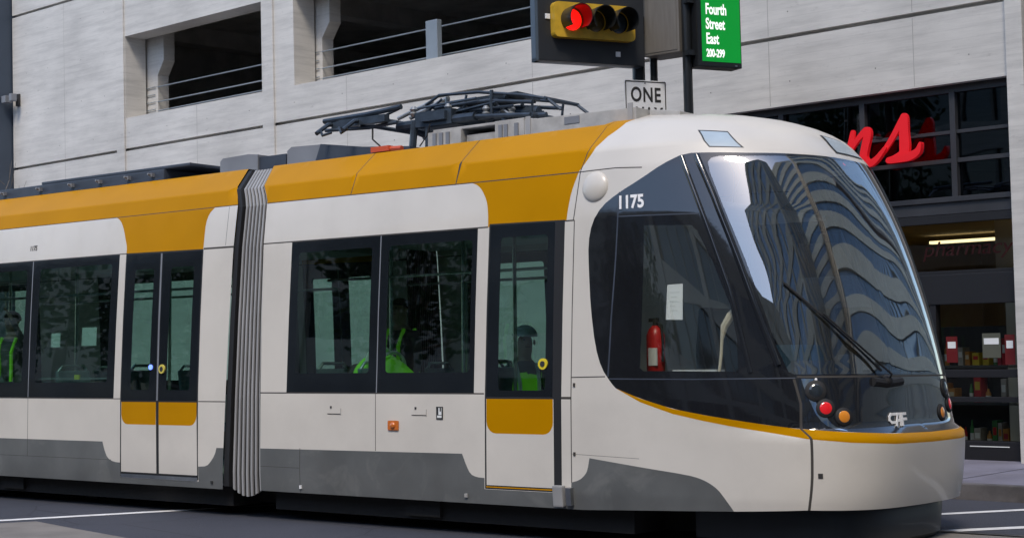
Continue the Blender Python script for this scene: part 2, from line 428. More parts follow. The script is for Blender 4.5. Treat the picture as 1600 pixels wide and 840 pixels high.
# ---------------- front car regions, coordinates in metres along the body (g) and up (z)
mask_edge = [(-7.327,1.244),(-7.362,1.284),(-7.438,1.401),(-7.489,1.579),(-7.526,1.887),(-7.545,2.196),(-7.553,2.404),(-7.519,2.568),(-7.431,2.697),(-7.282,2.791),(-7.074,2.89),(-6.867,3.0),(-6.713,3.06)]
mask_bot = [(-7.327,1.244),(-7.146,1.165),(-6.928,1.088),(-6.73,1.042),(-6.559,1.007),(-6.4,.976),(-6.223,.947),(-5.933,.922),(-5.467,.902),(TIPG+.01,.895)]
yel_bot = [(-7.327,1.244),(-7.146,1.136),(-6.929,1.049),(-6.744,.999),(-6.578,.959),(-6.422,.924),(-6.215,.872),(-5.941,.845),(-5.469,.826),(TIPG+.01,.82)]
mask_top = [(-6.713,3.06),(-6.611,3.075),(-6.451,3.07),(-6.126,3.056),(-5.6,3.05),(TIPG+.01,3.052)]
mask_poly = chaikin(mask_edge, 1)+mask_top[1:]+chaikin(mask_bot, 1)[::-1][:-1]
A = []
A.append(('skirt', [(-11.5,.2),(-11.5,.675),(-8.843,.692)]+chaikin([(-8.843,.692),(-8.80,.60),(-8.752,.523),(-8.68,.50),(-8.598,.497)], 1)[1:]+[(-8.598,.405),(-7.70,.405),(-7.695,.493)]+chaikin([(-7.695,.493),(-7.624,.512),(-7.575,.56),(-7.558,.60),(-7.543,.692)], 1)[1:]+[(-7.173,.636),(-6.93,.60)]+chaikin([(-6.93,.60),(-6.80,.575),(-6.70,.51),(-6.64,.42),(-6.57,.30)], 2)[1:]+[(-6.57,.2)]))
A.append(('roof_band', [(-12,3.0),(-7.675,3.0),(-7.562,3.142),(-7.479,3.293),(-7.318,3.413),(-7.25,3.46),(-7.5,3.50),(-12,3.50)]))
A.append(('roof_band', [(-8.833,3.0)]+chaikin([(-8.833,3.0),(-8.75,2.975),(-8.69,2.92),(-8.63,2.82),(-8.61,2.72),(-8.60,2.627)], 2)[1:]+[(-8.6,2.6),(-7.77,2.60)]+chaikin([(-7.77,2.60),(-7.762,2.7),(-7.738,2.836),(-7.70,2.94),(-7.673,3.0)], 1)[1:]))
A.append(('stripe', yel_bot+mask_bot[::-1][:-1]))
A.append(('mask', mask_poly))
# windows
A.append(('window_frame', [(-10.992,1.20),(-8.71,1.20),(-8.71,2.596),(-10.988,2.612)]))
A.append(('winA1', rrect(-10.885,1.377,-9.945,2.50,.03)))
A.append(('winA2', rrect(-9.735,1.377,-8.765,2.50,.03)))
A.append(('seam', line([(-9.85,1.2),(-9.85,.69)]))); A.append(('divider', line([(-9.84,1.2),(-9.84,2.6)], .012)))
A.append(('seam', line([(-11.4,1.197),(-8.6,1.197)], .012)))
A.append(('seam', line([(-11.4,2.612),(-8.6,2.60)], .012))); A.append(('seam', line([(-11.5,3.005),(-7.675,2.995),(-7.3,3.0),(-7.05,2.985)], .009)))
A.append(('seam', line([(-10.27,3.0),(-10.27,3.42)], .009))); A.append(('seam', line([(-9.0,3.0),(-9.0,3.42)], .009))); A.append(('seam', line([(-7.70,2.6),(-7.66,3.0),(-7.6,3.2),(-7.58,3.5)], .009)))
A.append(('seam', line([(-10.81,.69),(-10.815,.28)]))); A.append(('seam', line([(-11.4,.51),(-10.82,.508)], .004)))
A.append(('seam', line([(-7.692,.49),(-7.69,2.6)], .009)))
A.append(('seam', line([(-7.69,1.33),(-7.41,1.335)], .009))); A.append(('seam', line([(-7.79,1.165),(-7.69,1.165)], .02)))
A.append(('seam', line([(-7.69,2.6),(-7.79,2.6)], .012)))
A.append(('seam', line([(-7.69,.72),(-7.18,.70)], .003)))
# front door
A.append(('door_gap', [(-8.592,.408),(-7.79,.408),(-7.785,2.61),(-8.585,2.625)]))
A.append(('door_lower', [(-8.575,.44),(-7.868,.44),(-7.868,1.155),(-8.575,1.155)]))
A.append(('door_yellow', rrect(-8.573,.868,-7.874,1.155,.1,5,'ab')))
A.append(('door_leaf', [(-8.575,1.172),(-7.878,1.172),(-7.885,2.60),(-8.57,2.612)]))
A.append(('doorA', rrect(-8.45,1.225,-7.955,2.50,.03)))
A.append(('door_sill_yellow', line([(-8.58,.425),(-7.87,.425)], .01)))
# cab
A.append(('frameline', line([(-7.264,2.8),(-7.309,2.287),(-7.357,1.779),(-7.387,1.335)], .012)))
A.append(('frameline', line([(-7.277,2.603),(-6.64,2.585)], .010)))
A.append(('frameline', line([(-7.38,1.318),(-6.8,1.312),(-6.19,1.318)], .009)))
A.append(('cabwin', [(-7.063,2.517),(-6.70,2.497),(-6.665,2.45),(-6.59,2.2),(-6.518,1.866),(-6.505,1.6),(-6.52,1.368),(-7.12,1.378),(-7.146,1.40)]))
ws = [(-6.50,3.035),(-6.43,2.62),(-6.37,2.2),(-6.318,1.85),(-6.275,1.55),(-6.225,1.36)]
A.append(('windshield', [(TIPG+.01,3.03)]+chaikin([(-6.2,3.03),(-6.44,3.04),(-6.505,2.98),(-6.46,2.7)], 1)+ws[2:]+[(-6.19,1.345),(TIPG+.01,1.345)]))
A.append(('ws_in', [(TIPG+.01,3.025),(-4.906,3.025),(-4.90,2.64),(-4.99,2.28),(-5.11,1.87),(-5.18,1.56),(-5.25,1.35),(TIPG+.01,1.35)]))
A.append(('seam', line([(-6.2,1.309),(-6.177,1.13),(-6.197,.945),(-6.185,.6),(-6.181,.3)], .016)))
A.append(('lamp_trim', chaikin([(-6.155,1.312),(-6.148,1.252),(-6.118,1.139),(-6.082,1.020),(-6.012,.950),(-5.9,.928)], 1)+chaikin([(-5.9,.935),(-5.985,.965),(-6.034,1.045),(-6.090,1.153),(-6.105,1.240),(-6.073,1.312)], 1)))
A.append(('seam', line([(-6.18,1.326),(-5.4,1.326),(TIPG+.01,1.326)], .014)))
A.append(('sign_frame', [(-6.516,3.279),(-6.229,3.253),(-6.142,3.099),(-6.445,3.114)]))
A.append(('signglass', [(-6.495,3.268),(-6.237,3.243),(-6.165,3.108),(-6.435,3.124)]))
domA = [(-11.345,.28),(-7.6,.28),(-6.6,.33),(-6.2,.355),(TIPG,.345),(TIPG,3.5795),(XS,3.5795),(XS,3.42),(-11.65,3.42),(-11.39,3.03),(-11.38,2.6),(-11.345,1.2)]
zs = [.28+.055*k for k in range(61)]
gridA = [(XS+.003+K*k/56, z) for k in range(1, 57) for z in zs]+[(-11.3+.4*k, z) for k in range(10) for z in (.4,.65,.9,1.15,1.4,1.65,1.9,2.15,2.4,2.6,2.8,2.95)]
gridA += [(-11.5+.1*k, z) for k in range(39) for z in (3.0,3.03,3.07,3.11,3.15,3.165,3.18,3.195,3.21,3.25,3.3,3.35,3.40)]
vsA, rA = partition(domA, A, gridA)

def make_regions(vs, R, spec):
    out = {}
    for reg, (nm, mt, off, mode) in spec.items():
        if reg not in R: continue
        if mode == 'near':
            out[reg] = surf_mesh(nm, vs, R[reg], M[mt], tram, off, ('near',))
        elif mode == 'both':
            out[reg] = surf_mesh(nm, vs, R[reg], M[mt], tram, off, ('near', 'far'))
        else:
            out[reg] = surf_mesh(nm, vs, R[reg], M[mt], tram, off, ('near',))
            out[reg+'_far'] = surf_mesh(nm, vs, R[reg], M[mt], tram, off, ('far',))
    return out
specA = {'body': ('body_shell','white',0,'both'), 'skirt': ('skirt_panel','skirt',0,'each'), 'roof_band': ('roof_edge_band','yellow',0,'each'),
 'stripe': ('nose_stripe','yellow',0,'both'), 'mask': ('nose_mask','black',0,'both'), 'window_frame': ('window_frame','frame',0,'each'),
 'winA1': ('window','glass',0,'each'), 'winA2': ('window','glass',0,'each'), 'seam': ('panel_seams','seam',0,'both'), 'divider': ('window_divider','slatelight',0,'each'),
 'door_gap': ('door_seal','rubber',0,'each'), 'door_lower': ('door_panel','white',0,'each'), 'door_yellow': ('door_panel_band','yellow',0,'each'),
 'door_leaf': ('door','frame',0,'each'), 'doorA': ('door_window','glass',0,'each'), 'door_sill_yellow': ('door_sill','yellow',0,'each'),
 'frameline': ('cab_window_seams','slate',0,'each'), 'cabwin': ('cab_window','cabglass',0,'each'), 'windshield': ('windshield','wsglass',0,'both'),
 'lamp_trim': ('lamp_trim','chrome',0,'each'), 'sign_frame': ('roof_lamp_frame','ink',0,'near'), 'signglass': ('roof_lamp_cover','signglass',0,'near')}
M['signglass'] = mat('lamp_cover', (.42, .50, .56), .2, coat=.6)
specA.pop('windshield')
PA = make_regions(vsA, rA, specA)
def merge_mesh(name, jobs, mt):
    obs = [surf_mesh(name, vsA, rA[r], M[mt], tram, 0, sd) for r, sd in jobs]
    bm = bmesh.new()
    for o in obs: bm.from_mesh(o.data)
    bmesh.ops.remove_doubles(bm, verts=bm.verts, dist=1e-4)
    me = bpy.data.meshes.new(name); bm.to_mesh(me); bm.free()
    for o in obs: bpy.data.objects.remove(o)
    return link(name, me, tram, M[mt], True)
merge_mesh('windshield', [('windshield', ('near',)), ('ws_in', ('near', 'far'))], 'wsglass')
surf_mesh('windshield_pillar', vsA, rA['windshield'], M['black'], tram, 0, ('far',))
for sfx in ('', '_far'):      # panes, bands and panels belong to their door
    for k in ('doorA', 'door_lower', 'door_yellow'):
        PA[k+sfx].parent = PA['door_leaf'+sfx]
    for k in ('winA1', 'winA2'): pass
PA['signglass'].parent = PA['sign_frame']

# ---------------- second car
B = []
B.append(('skirt', [(-25,.2),(-25,.677),(-13.745,.689)]+chaikin([(-13.745,.689),(-13.71,.6),(-13.658,.52),(-13.56,.485),(-13.436,.48)], 1)[1:]+[(-13.436,.33),(-12.235,.33),(-12.235,.478)]+chaikin([(-12.22,.478),(-12.11,.485),(-12.05,.53),(-11.99,.60),(-11.968,.665)], 1)+[(-11.7,.668),(-11.7,.2)]))
B.append(('roof_band', [(-25,3.02),(-11.7,3.022),(-11.7,3.5),(-25,3.5)]))
B.append(('roof_band', [(-13.706,3.02)]+chaikin([(-13.706,3.02),(-13.63,2.99),(-13.56,2.90),(-13.51,2.78),(-13.47,2.70),(-13.466,2.62)], 2)[1:]+[(-12.255,2.61)]+chaikin([(-12.255,2.61),(-12.257,2.75),(-12.255,2.87),(-12.22,2.96),(-12.14,3.02)], 1)))
B.append(('window_frame', [(-17.3,1.135),(-13.568,1.135),(-13.573,2.62),(-17.3,2.64)]))
B.append(('winB1', rrect(-14.945,1.30,-13.69,2.53,.03))); B.append(('winB0', rrect(-16.9,1.30,-15.19,2.53,.03)))
B.append(('divider', line([(-15.06,1.14),(-15.09,2.62)], .014)))
B.append(('window_frame', [(-23.2,1.135),(-18.6,1.135),(-18.6,2.62),(-23.2,2.62)]))
B.append(('winB2', rrect(-20.8,1.30,-18.75,2.53,.03))); B.append(('winB3', rrect(-23.05,1.30,-21.0,2.53,.03)))
B.append(('seam', line([(-15.06,1.13),(-15.06,.5)]))); B.append(('seam', line([(-25,.505),(-13.6,.505)], .004)))
B.append(('seam', line([(-25,1.13),(-13.45,1.13)], .009))); B.append(('seam', line([(-12.24,1.11),(-11.7,1.11)], .01)))
B.append(('seam', line([(-25,3.018),(-11.7,3.02)], .008))); B.append(('seam', line([(-12.25,2.612),(-11.7,2.608)], .018))); B.append(('seam', line([(-25,2.645),(-13.45,2.625)], .01)))
B.append(('seam', line([(-11.93,2.63),(-11.93,3.01)], .005)))
B.append(('door_gap', [(-13.452,.345),(-12.238,.345),(-12.252,2.61),(-13.468,2.628)]))
B.append(('door_lowerL', [(-13.435,.39),(-12.872,.39),(-12.885,1.10),(-13.44,1.10)])); B.append(('door_lowerR', [(-12.832,.39),(-12.25,.39),(-12.265,1.10),(-12.842,1.10)]))
B.append(('door_yellowL', rrect(-13.437,.872,-12.884,1.10,.1,5,'a'))); B.append(('door_yellowR', rrect(-12.842,.872,-12.263,1.10,.1,5,'b')))
B.append(('door_leafL', [(-13.442,1.115),(-12.89,1.115),(-12.915,2.60),(-13.457,2.612)])); B.append(('door_leafR', [(-12.848,1.115),(-12.262,1.115),(-12.27,2.595),(-12.872,2.60)]))
B.append(('doorB1', rrect(-13.30,1.22,-13.0,2.45,.03))); B.append(('doorB2', rrect(-12.73,1.22,-12.38,2.45,.03)))
B.append(('door_edge', line([(-12.868,1.115),(-12.893,2.6)], .022)))
B.append(('sill', line([(-13.44,.352),(-12.25,.352)], .034)))
domB = [(-24,.28),(-11.889,.27),(-11.841,1.11),(-11.81,2.62),(-11.81,3.02),(-12.015,3.41),(-12.02,3.42),(-24,3.42)]
gridB = [(-23.8+.5*k, z) for k in range(24) for z in (.4,.65,.9,1.15,1.4,1.65,1.9,2.15,2.4,2.6,2.8,2.95)]
gridB += [(-17.5+.1*k, z) for k in range(56) for z in (3.0,3.03,3.07,3.11,3.15,3.165,3.18,3.195,3.21,3.25,3.3,3.35,3.40)]
vsB, rB = partition(domB, B, gridB)
specB = dict(specA)
for k, v in {'winB1': specA['winA1'], 'winB0': specA['winA1'], 'winB2': specA['winA1'], 'winB3': specA['winA1'], 'door_lowerL': specA['door_lower'], 'door_lowerR': specA['door_lower'],
  'door_yellowL': specA['door_yellow'], 'door_yellowR': specA['door_yellow'], 'door_leafL': specA['door_leaf'], 'door_leafR': specA['door_leaf'], 'doorB1': specA['doorA'], 'doorB2': specA['doorA'],
  'sill': ('door_sill', 'metal', .004, 'each'), 'door_edge': ('door_edge', 'slatelight', 0, 'each')}.items(): specB[k] = v
PB = make_regions(vsB, rB, specB)
for sfx in ('', '_far'):
    for c, p in (('doorB1','L'),('doorB2','R'),('door_lowerL','L'),('door_lowerR','R'),('door_yellowL','L'),('door_yellowR','R')):
        PB[c+sfx].parent = PB['door_leaf'+p+sfx]

def part(mb, name, mt, parent=tram, smooth=False, bevel=0):
    return mb.build(name, M[mt] if isinstance(mt, str) else mt, parent, smooth, ORG, bevel)
# roofs, ends, floors, ceilings
mb = MB().quad((-11.65,.45,3.42),(XS,.45,3.42),(XS,2.2,3.42),(-11.65,2.2,3.42)).quad((-24,.45,3.42),(-12.02,.45,3.42),(-12.02,2.2,3.42),(-24,2.2,3.42))
part(mb, 'roof_panel', 'slatelight')
mb = MB().box((-24,.09,.30),(-11.9,2.56,.36)).box((-11.3,.09,.30),(-7.7,2.56,.36)).box((-7.7,.3,.42),(-6.1,2.35,.5)).box((-11.9,.3,.30),(-11.3,2.35,.36))
part(mb, 'saloon_floor', 'int_floor')
mb = MB().box((-24,.25,2.66),(-12.05,2.4,2.72)).box((-11.3,.25,2.66),(-7.5,2.4,2.72)).box((-7.5,.35,2.68),(-6.6,2.3,2.72))
part(mb, 'saloon_ceiling', 'int_wall')
def end_ring(x, mat_='bellowsdark', y0=0.0, thick=.05, name='end_frame'):
    pass
# undercarriage
mb = MB().box((-24,.16,.1),(-11.9,2.49,.29)).box((-11.3,.16,.1),(-7.2,2.49,.29)).box((-7.2,.6,.1),(-6.3,2.0,.33)).box((-11.9,.5,.12),(-11.3,2.1,.3))
part(mb, 'underframe', 'chassis')
for bx in (-9.4, -15.5, -20.5):
    mb = MB().box((bx-1.05,.22,.12),(bx+1.05,.42,.42)).box((bx-1.0,.45,.2),(bx+1.0,2.2,.35)).box((bx-.2,.12,.13),(bx+.2,.3,.3))
    bg_ = part(mb, 'bogie', 'chassis')
    for wx in (-.85, .85):
        for wy in (.56, 1.99):
            mb = MB().tube([(bx+wx, wy, .29), (bx+wx, wy+.1, .29)], .28, 24).tube([(bx+wx, wy-.05, .29), (bx+wx, wy, .29)], .1, 16)
            part(mb, 'wheel', 'chassis', bg_)
# front fairing under the bumper
def ring(z, wd, tip, xs=-6.75, n=4, k=40):
    out = []
    for i in range(k+1):
        t = 2*i/k; c = math.sin(t*PI/2); s = math.cos(t*PI/2); sg = 1 if s >= 0 else -1; s = abs(s); r = (max(c, 0)**n+s**n)**(-1/n)
        out.append((xs+(tip-xs)*c*r, 1.325-sg*wd*s*r, z))
    return out
mb = MB(); rings = [ring(.05,.93,-5.42), ring(.09,.97,-5.38), ring(.33,.98,-5.36), ring(.42,.95,-5.42)]
for r_ in rings: mb.v += r_
k = len(rings[0])
for a in range(3):
    for i in range(k-1): mb.f.append((a*k+i, a*k+i+1, (a+1)*k+i+1, (a+1)*k+i))
mb.f.append(tuple(range(k))); mb.f.append(tuple(3*k+i for i in range(k)))
mb.f.append((0, k, 2*k, 3*k, 4*k-1, 3*k-1, 2*k-1, k-1))
part(mb, 'coupler_fairing', 'coupler', smooth=True)
# ---------------- bellows
def sect(ins_extra, x_fn, zs_):
    return [Vector((x_fn(z), lerp(INS, z)+ins_extra, z)) for z in zs_]
zb = [.30,.45,.8,1.15,1.5,1.9,2.3,2.6,2.8,3.0,3.1,3.18,3.3,3.4]
def XaB(z): return lerp([(.27,-11.885),(1.11,-11.838),(2.62,-11.81),(3.02,-11.81),(3.41,-12.01)], z)
def XbB(z): return lerp([(.27,-11.345),(2.6,-11.38),(3.03,-11.39),(3.42,-11.65)], z)
prof = zb
mb = MB()
def bell_pt(f, z, ins):
    x = XaB(z)+(XbB(z)-XaB(z))*f
    sag = -.10*math.sin(PI*min(1, max(0, (f-.12)/.88)))*max(0, 1-(z-.27)/.25)
    return (x, lerp(INS, z)+ins, z+sag)
loop_n = 0
fold = []
NR = 7
rows = []
for k in range(2*NR+1):
    f = k/(2*NR)
    if k == 0: f = 0.0
    ins = .062 if k % 2 == 0 else .05
    rowp = [bell_pt((.155+f*.825), z, ins) for z in zb]
    top = [(p[0], 2.65-p[1], p[2]) for p in rowp][::-1]
    rows.append(rowp+top)
for r_ in rows: mb.v += r_
n = len(rows[0])
for k in range(len(rows)-1):
    for i in range(n-1): mb.f.append((k*n+i, k*n+i+1, (k+1)*n+i+1, (k+1)*n+i))
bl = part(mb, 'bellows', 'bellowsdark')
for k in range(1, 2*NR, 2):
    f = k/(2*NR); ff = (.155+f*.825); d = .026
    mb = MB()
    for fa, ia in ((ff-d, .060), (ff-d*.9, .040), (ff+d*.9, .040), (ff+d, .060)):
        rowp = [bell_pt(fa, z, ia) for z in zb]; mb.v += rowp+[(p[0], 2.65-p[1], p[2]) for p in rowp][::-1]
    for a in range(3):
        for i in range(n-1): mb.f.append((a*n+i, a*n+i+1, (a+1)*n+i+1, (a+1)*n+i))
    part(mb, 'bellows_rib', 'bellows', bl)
# rubber end frame of second car
mb = MB()
for f0, f1 in ((.005, .14), (.985, .999)):
    base = len(mb.v)
    for f, ia in ((f0, .0), (f0, .0), (f1, .0), (f1, .09)):
        rowp = [bell_pt(f, z, ia+.004) if ia else (XaB(z)+(XbB(z)-XaB(z))*f, lerp(INS, z)+.012, z) for z in zb]
        mb.v += rowp+[(p[0], 2.65-p[1], p[2]) for p in rowp][::-1]
    for a in range(1, 3):
        for i in range(n-1): mb.f.append((base+a*n+i, base+a*n+i+1, base+(a+1)*n+i+1, base+(a+1)*n+i))
part(mb, 'bellows_frame', 'rubber')

# ---------------- roof equipment
mb = MB().box((-16.9,.5,3.42),(-13.4,2.1,3.545)).box((-23.8,.5,3.42),(-17.1,2.1,3.535)); r1 = part(mb, 'roof_box', 'slate', bevel=.015)
for x in (-16.3,-15.6,-15.0,-14.5,-14.0,-13.6):
    part(MB().box((x,.46,3.47),(x+.05,.5,3.51)).tube([(x+.02,.47,3.49),(x+.02,.43,3.50)], .012, 8), 'roof_clamp', 'slatelight', r1)
part(MB().box((-15.6,.52,3.547),(-13.0,1.7,3.58)), 'roof_cover', 'slate', bevel=.01)
def wedge(x0, x1, x2, z0, z1, y0, y1, name):
    mb = MB(); mb.prism([(x0, z0), (x1+.35, z0), (x1+.35, z1-.02), (x0+.05, z1), (x0, z1-.04)], (0, y0, 0), (1, 0, 0), (0, 0, 1), (0, 1, 0), y1-y0)
    return mb
mb = MB().prism([(-12.62,3.42),(-12.05,3.42),(-12.05,3.585),(-12.19,3.60),(-12.58,3.59),(-12.62,3.56)], (0,.6,0), (1,0,0), (0,0,1), (0,1,0), 1.4); part(mb, 'roof_box', 'slatelight')
mb = MB().box((-12.25,.62,3.43),(-11.66,2.0,3.56)); part(mb, 'roof_box', 'slate')
mb = MB().prism([(-11.62,3.40),(-11.0,3.40),(-11.0,3.585),(-11.1,3.60),(-11.56,3.615),(-11.62,3.58)], (0,.6,0), (1,0,0), (0,0,1), (0,1,0), 1.4); part(mb, 'roof_box', 'slatelight')
mb = MB().prism([(-11.2,3.42),(-9.95,3.42),(-9.95,3.47),(-10.55,3.52),(-11.12,3.60)], (0,.57,0), (1,0,0), (0,0,1), (0,1,0), 1.5); part(mb, 'roof_box', 'slate')
part(MB().tube([(-10.35,.55,3.47),(-10.0,.52,3.45)], .025, 8).box((-10.38,.5,3.44),(-10.15,.6,3.49)), 'insulator', mat('insulator_red', (.6, .09, .03), .4))
# resistor housings
mb = MB().box((-9.75,.6,3.42),(-9.35,1.9,3.575)).box((-9.33,.66,3.42),(-8.98,1.8,3.52)).box((-8.95,.6,3.42),(-8.62,1.9,3.60)).box((-9.7,.62,3.575),(-8.7,1.9,3.60)); sh = part(mb, 'roof_housing', 'roofgrey', bevel=.006)
for x in (-9.68,-9.6,-9.52,-8.9,-8.84,-8.72): part(MB().box((x,.585,3.44),(x+.04,.6,3.56)), 'vent', 'slatelight', sh)
mb = MB().prism([(-8.6,3.435),(-7.42,3.435),(-7.42,3.56),(-8.6,3.575)], (0,.58,0), (1,0,0), (0,0,1), (0,1,0), 1.5); sh2 = part(mb, 'roof_shroud', 'roofgrey', bevel=.006)
for x in (-8.58,-7.5): part(MB().box((x,.572,3.44),(x+.05,.58,3.6)), 'shroud_strip', 'bellows', sh2)
part(MB().box((-8.16,.574,3.49),(-8.0,.58,3.55)), 'data_plate', 'slatelight', sh2)
mb = MB().prism([(-7.40,3.44),(-7.1,3.44),(-7.1,3.515),(-7.40,3.56)], (0,.75,0), (1,0,0), (0,0,1), (0,1,0), 1.15)
part(mb, 'roof_fairing', 'roofgrey', bevel=.01)
# ---------------- pantograph (folded)
pg = MB().tube([(-10.05,.72,3.46),(-10.02,.72,3.72)], .035, 8).tube([(-9.86,.72,3.46),(-9.86,.72,3.7)], .022, 8).tube([(-10.05,1.9,3.46),(-10.02,1.9,3.72)], .035, 8).tube([(-9.0,.8,3.6),(-9.0,.8,3.68)], .03, 8).tube([(-9.0,1.8,3.6),(-9.0,1.8,3.68)], .03, 8)
pgo = part(pg, 'pantograph', 'panto', smooth=True)
pb = MB().tube([(-10.25,.75,3.70),(-9.3,.75,3.70)], .045, 8).tube([(-10.3,1.5,3.70),(-9.5,1.5,3.70)], .045, 8).tube([(-10.25,.75,3.70),(-10.3,1.5,3.70)], .04, 8).tube([(-9.3,.75,3.7),(-8.7,.8,3.66)], .022, 8).tube([(-9.5,1.5,3.7),(-8.9,1.5,3.67)], .022, 8)
pb.box((-10.0,.7,3.66),(-9.55,1.9,3.80)).box((-9.9,.66,3.70),(-9.6,.74,3.78)).tube([(-8.7,.8,3.66),(-8.7,1.3,3.66)], .025, 8)
part(pb, 'base_frame', 'panto', pgo, True)
pa = MB().tube([(-10.1,1.0,3.76),(-9.4,1.0,3.77),(-8.8,1.05,3.72)], .055, 10).tube([(-9.4,.85,3.70),(-8.6,.9,3.66)], .025, 8).tube([(-9.25,1.25,3.64),(-9.0,1.25,3.64)], .07, 10)
part(pa, 'lower_arm', 'panto', pgo, True)
pu = MB()
for y in (.80, 1.25):
    pu.tube([(-9.95,y,3.88),(-9.78,y,3.955),(-9.3,y,3.93),(-8.8,y+.05,3.85),(-8.58,y+.08,3.80),(-8.44,y+.1,3.69)], .015, 8)
    pu.tube([(-9.85,y,3.84),(-9.2,y,3.84),(-8.72,y+.05,3.78)], .018, 8)
    pu.tube([(-9.15,y,3.66),(-9.15,y,3.93)], .018, 8).tube([(-8.74,y+.06,3.66),(-8.72,y+.06,3.82)], .012, 8).tube([(-9.5,y,3.70),(-9.45,y,3.92)], .012, 6).tube([(-9.6,y,3.78),(-8.9,y,3.76)], .012, 6)
pu.box((-9.7,.86,3.855),(-8.9,1.2,3.90)).tube([(-8.58,.85,3.8),(-8.58,1.35,3.8)], .018, 8)
for x in (-9.55,-9.3,-9.0): pu.tube([(x,.8,3.86),(x,1.25,3.86)], .014, 6)
part(pu, 'upper_arm', 'panto', pgo, True)
for q_, r_ in (([(-10.35,.85,3.80),(-9.95,.9,3.93)], .02), ([(-10.15,.8,3.78),(-9.75,.9,3.94)], .024), ([(-10.3,1.6,3.82),(-9.9,1.4,3.93)], .022), ([(-9.75,.85,3.7),(-9.72,.85,3.94)], .022), ([(-9.9,.85,3.88),(-9.6,.9,3.88)], .018), ([(-9.3,.9,3.70),(-9.1,.9,3.72)], .035)):
    part(MB().tube(q_, r_, 8), 'linkage_rod', 'pantolight', pgo, True)
for x, y, z in ((-9.62,.74,3.80),(-9.2,.78,3.74),(-8.95,.84,3.72),(-10.05,.74,3.82)):
    part(MB().tube([(x,y,z-.05),(x,y,z-.02),(x,y,z),(x,y,z+.02),(x,y,z+.05)], [.02,.04,.022,.04,.02], 12), 'insulator', 'pantolight', pgo, True)
for a_, b_ in (((-9.98,.72,3.84),(-9.3,.76,3.87)), ((-9.9,.76,3.74),(-9.1,.8,3.82)), ((-10.2,.8,3.66),(-9.7,.74,3.9)), ((-9.4,1.3,3.68),(-9.2,.9,3.9)), ((-8.9,.8,3.66),(-9.2,.85,3.85)), ((-10.6,.6,3.72),(-10.2,.7,3.86))):
    part(MB().tube([a_, b_], .012, 7), 'brace_rod', 'pantolight' if a_[0] > -9.5 else 'panto', pgo, True)
hd = MB()
for x in (-10.95, -10.6):
    hd.tube([(x,.35,3.66),(x,.5,3.76),(x,.8,3.82),(x,1.8,3.82),(x,2.15,3.76),(x,2.3,3.66)], .022, 8)
hd.tube([(-11.05,.55,3.81),(-10.5,.6,3.83),(-10.1,.62,3.86)], .026, 8).tube([(-11.03,.55,3.72),(-10.5,.6,3.70),(-10.15,.62,3.72)], .018, 8)
hd.box((-10.95,.55,3.73),(-10.25,.62,3.80)).tube([(-11.05,2.0,3.81),(-10.1,2.0,3.86)], .026, 8).tube([(-10.95,.4,3.70),(-10.9,.38,3.64),(-10.8,.4,3.66)], .014, 8).tube([(-10.7,.4,3.70),(-10.65,.38,3.64),(-10.58,.4,3.68)], .014, 8)
hd.tube([(-10.5,1.2,3.78),(-10.2,1.2,3.8)], .06, 10)
part(hd, 'collector_head', 'panto', pgo, True)
part(MB().tube([(-10.45,.6,3.7),(-10.43,.58,3.58),(-10.3,.58,3.48),(-10.15,.6,3.46)], .009, 6), 'cable', 'rubber', pgo)
part(MB().tube([(-9.72,.6,3.66),(-9.76,.6,3.55),(-9.85,.6,3.46)], .006, 6), 'cable', 'rubber', pgo)

# ---------------- small body items
def frame_at(g, z, off=0.):
    P = S(g, z)+Nrm(g, z)*off; ux = (S(g+.01, z)-S(g-.01, z)).normalized(); n_ = Nrm(g, z); return P, ux, n_.cross(ux).normalized(), n_
def lamp(g, z, r, h, mt, name, mirror=False, bez=True, rings_=True):
    P, ux, uy, n_ = frame_at(g, z)
    def mir(v, pos=True): return Vector((v.x, (2.65-v.y) if pos else -v.y, v.z))
    if mirror: P, n_ = mir(P), mir(n_, False)
    o = part(MB().dome(P+n_*.004, n_, r, h*.6), name, mt, smooth=True)
    if bez:
        part(MB().tube([P-n_*.03, P+n_*.007, P+n_*.014], [r*1.28, r*1.28, r*1.12], 28), 'bezel', 'rubber', o, smooth=True)
    return o
for mir_ in (False, True):
    lamp(-5.42 if mir_ else -6.073, 1.222, .062, .03, 'lens', 'headlight', mir_)
    lamp(-5.50 if mir_ else -6.023, 1.095, .055, .03, 'red', 'tail_light', mir_)
    lamp(-5.225 if mir_ else -5.897, 1.032, .053, .03, 'amber', 'turn_signal', mir_)
    lamp(-6.06, 1.325-.02, .011, .01, 'logo', 'marker_light', mir_, False)
def slab(g, z, wd, ht, th, mt, name, parent=tram, off=0., bevel=0, far=False):
    P, ux, uy, n_ = frame_at(g, z, off)
    mb = MB().prism([(-wd/2,-ht/2),(wd/2,-ht/2),(wd/2,ht/2),(-wd/2,ht/2)], P, ux, uy, n_, th)
    return part(mb, name, mt, parent, bevel=bevel)
# camera blister
P, ux, uy, n_ = frame_at(-7.5, 2.86)
part(MB().dome(P-n_*.01, n_, .13, .05, 24, 7), 'camera_housing', 'white', smooth=True)
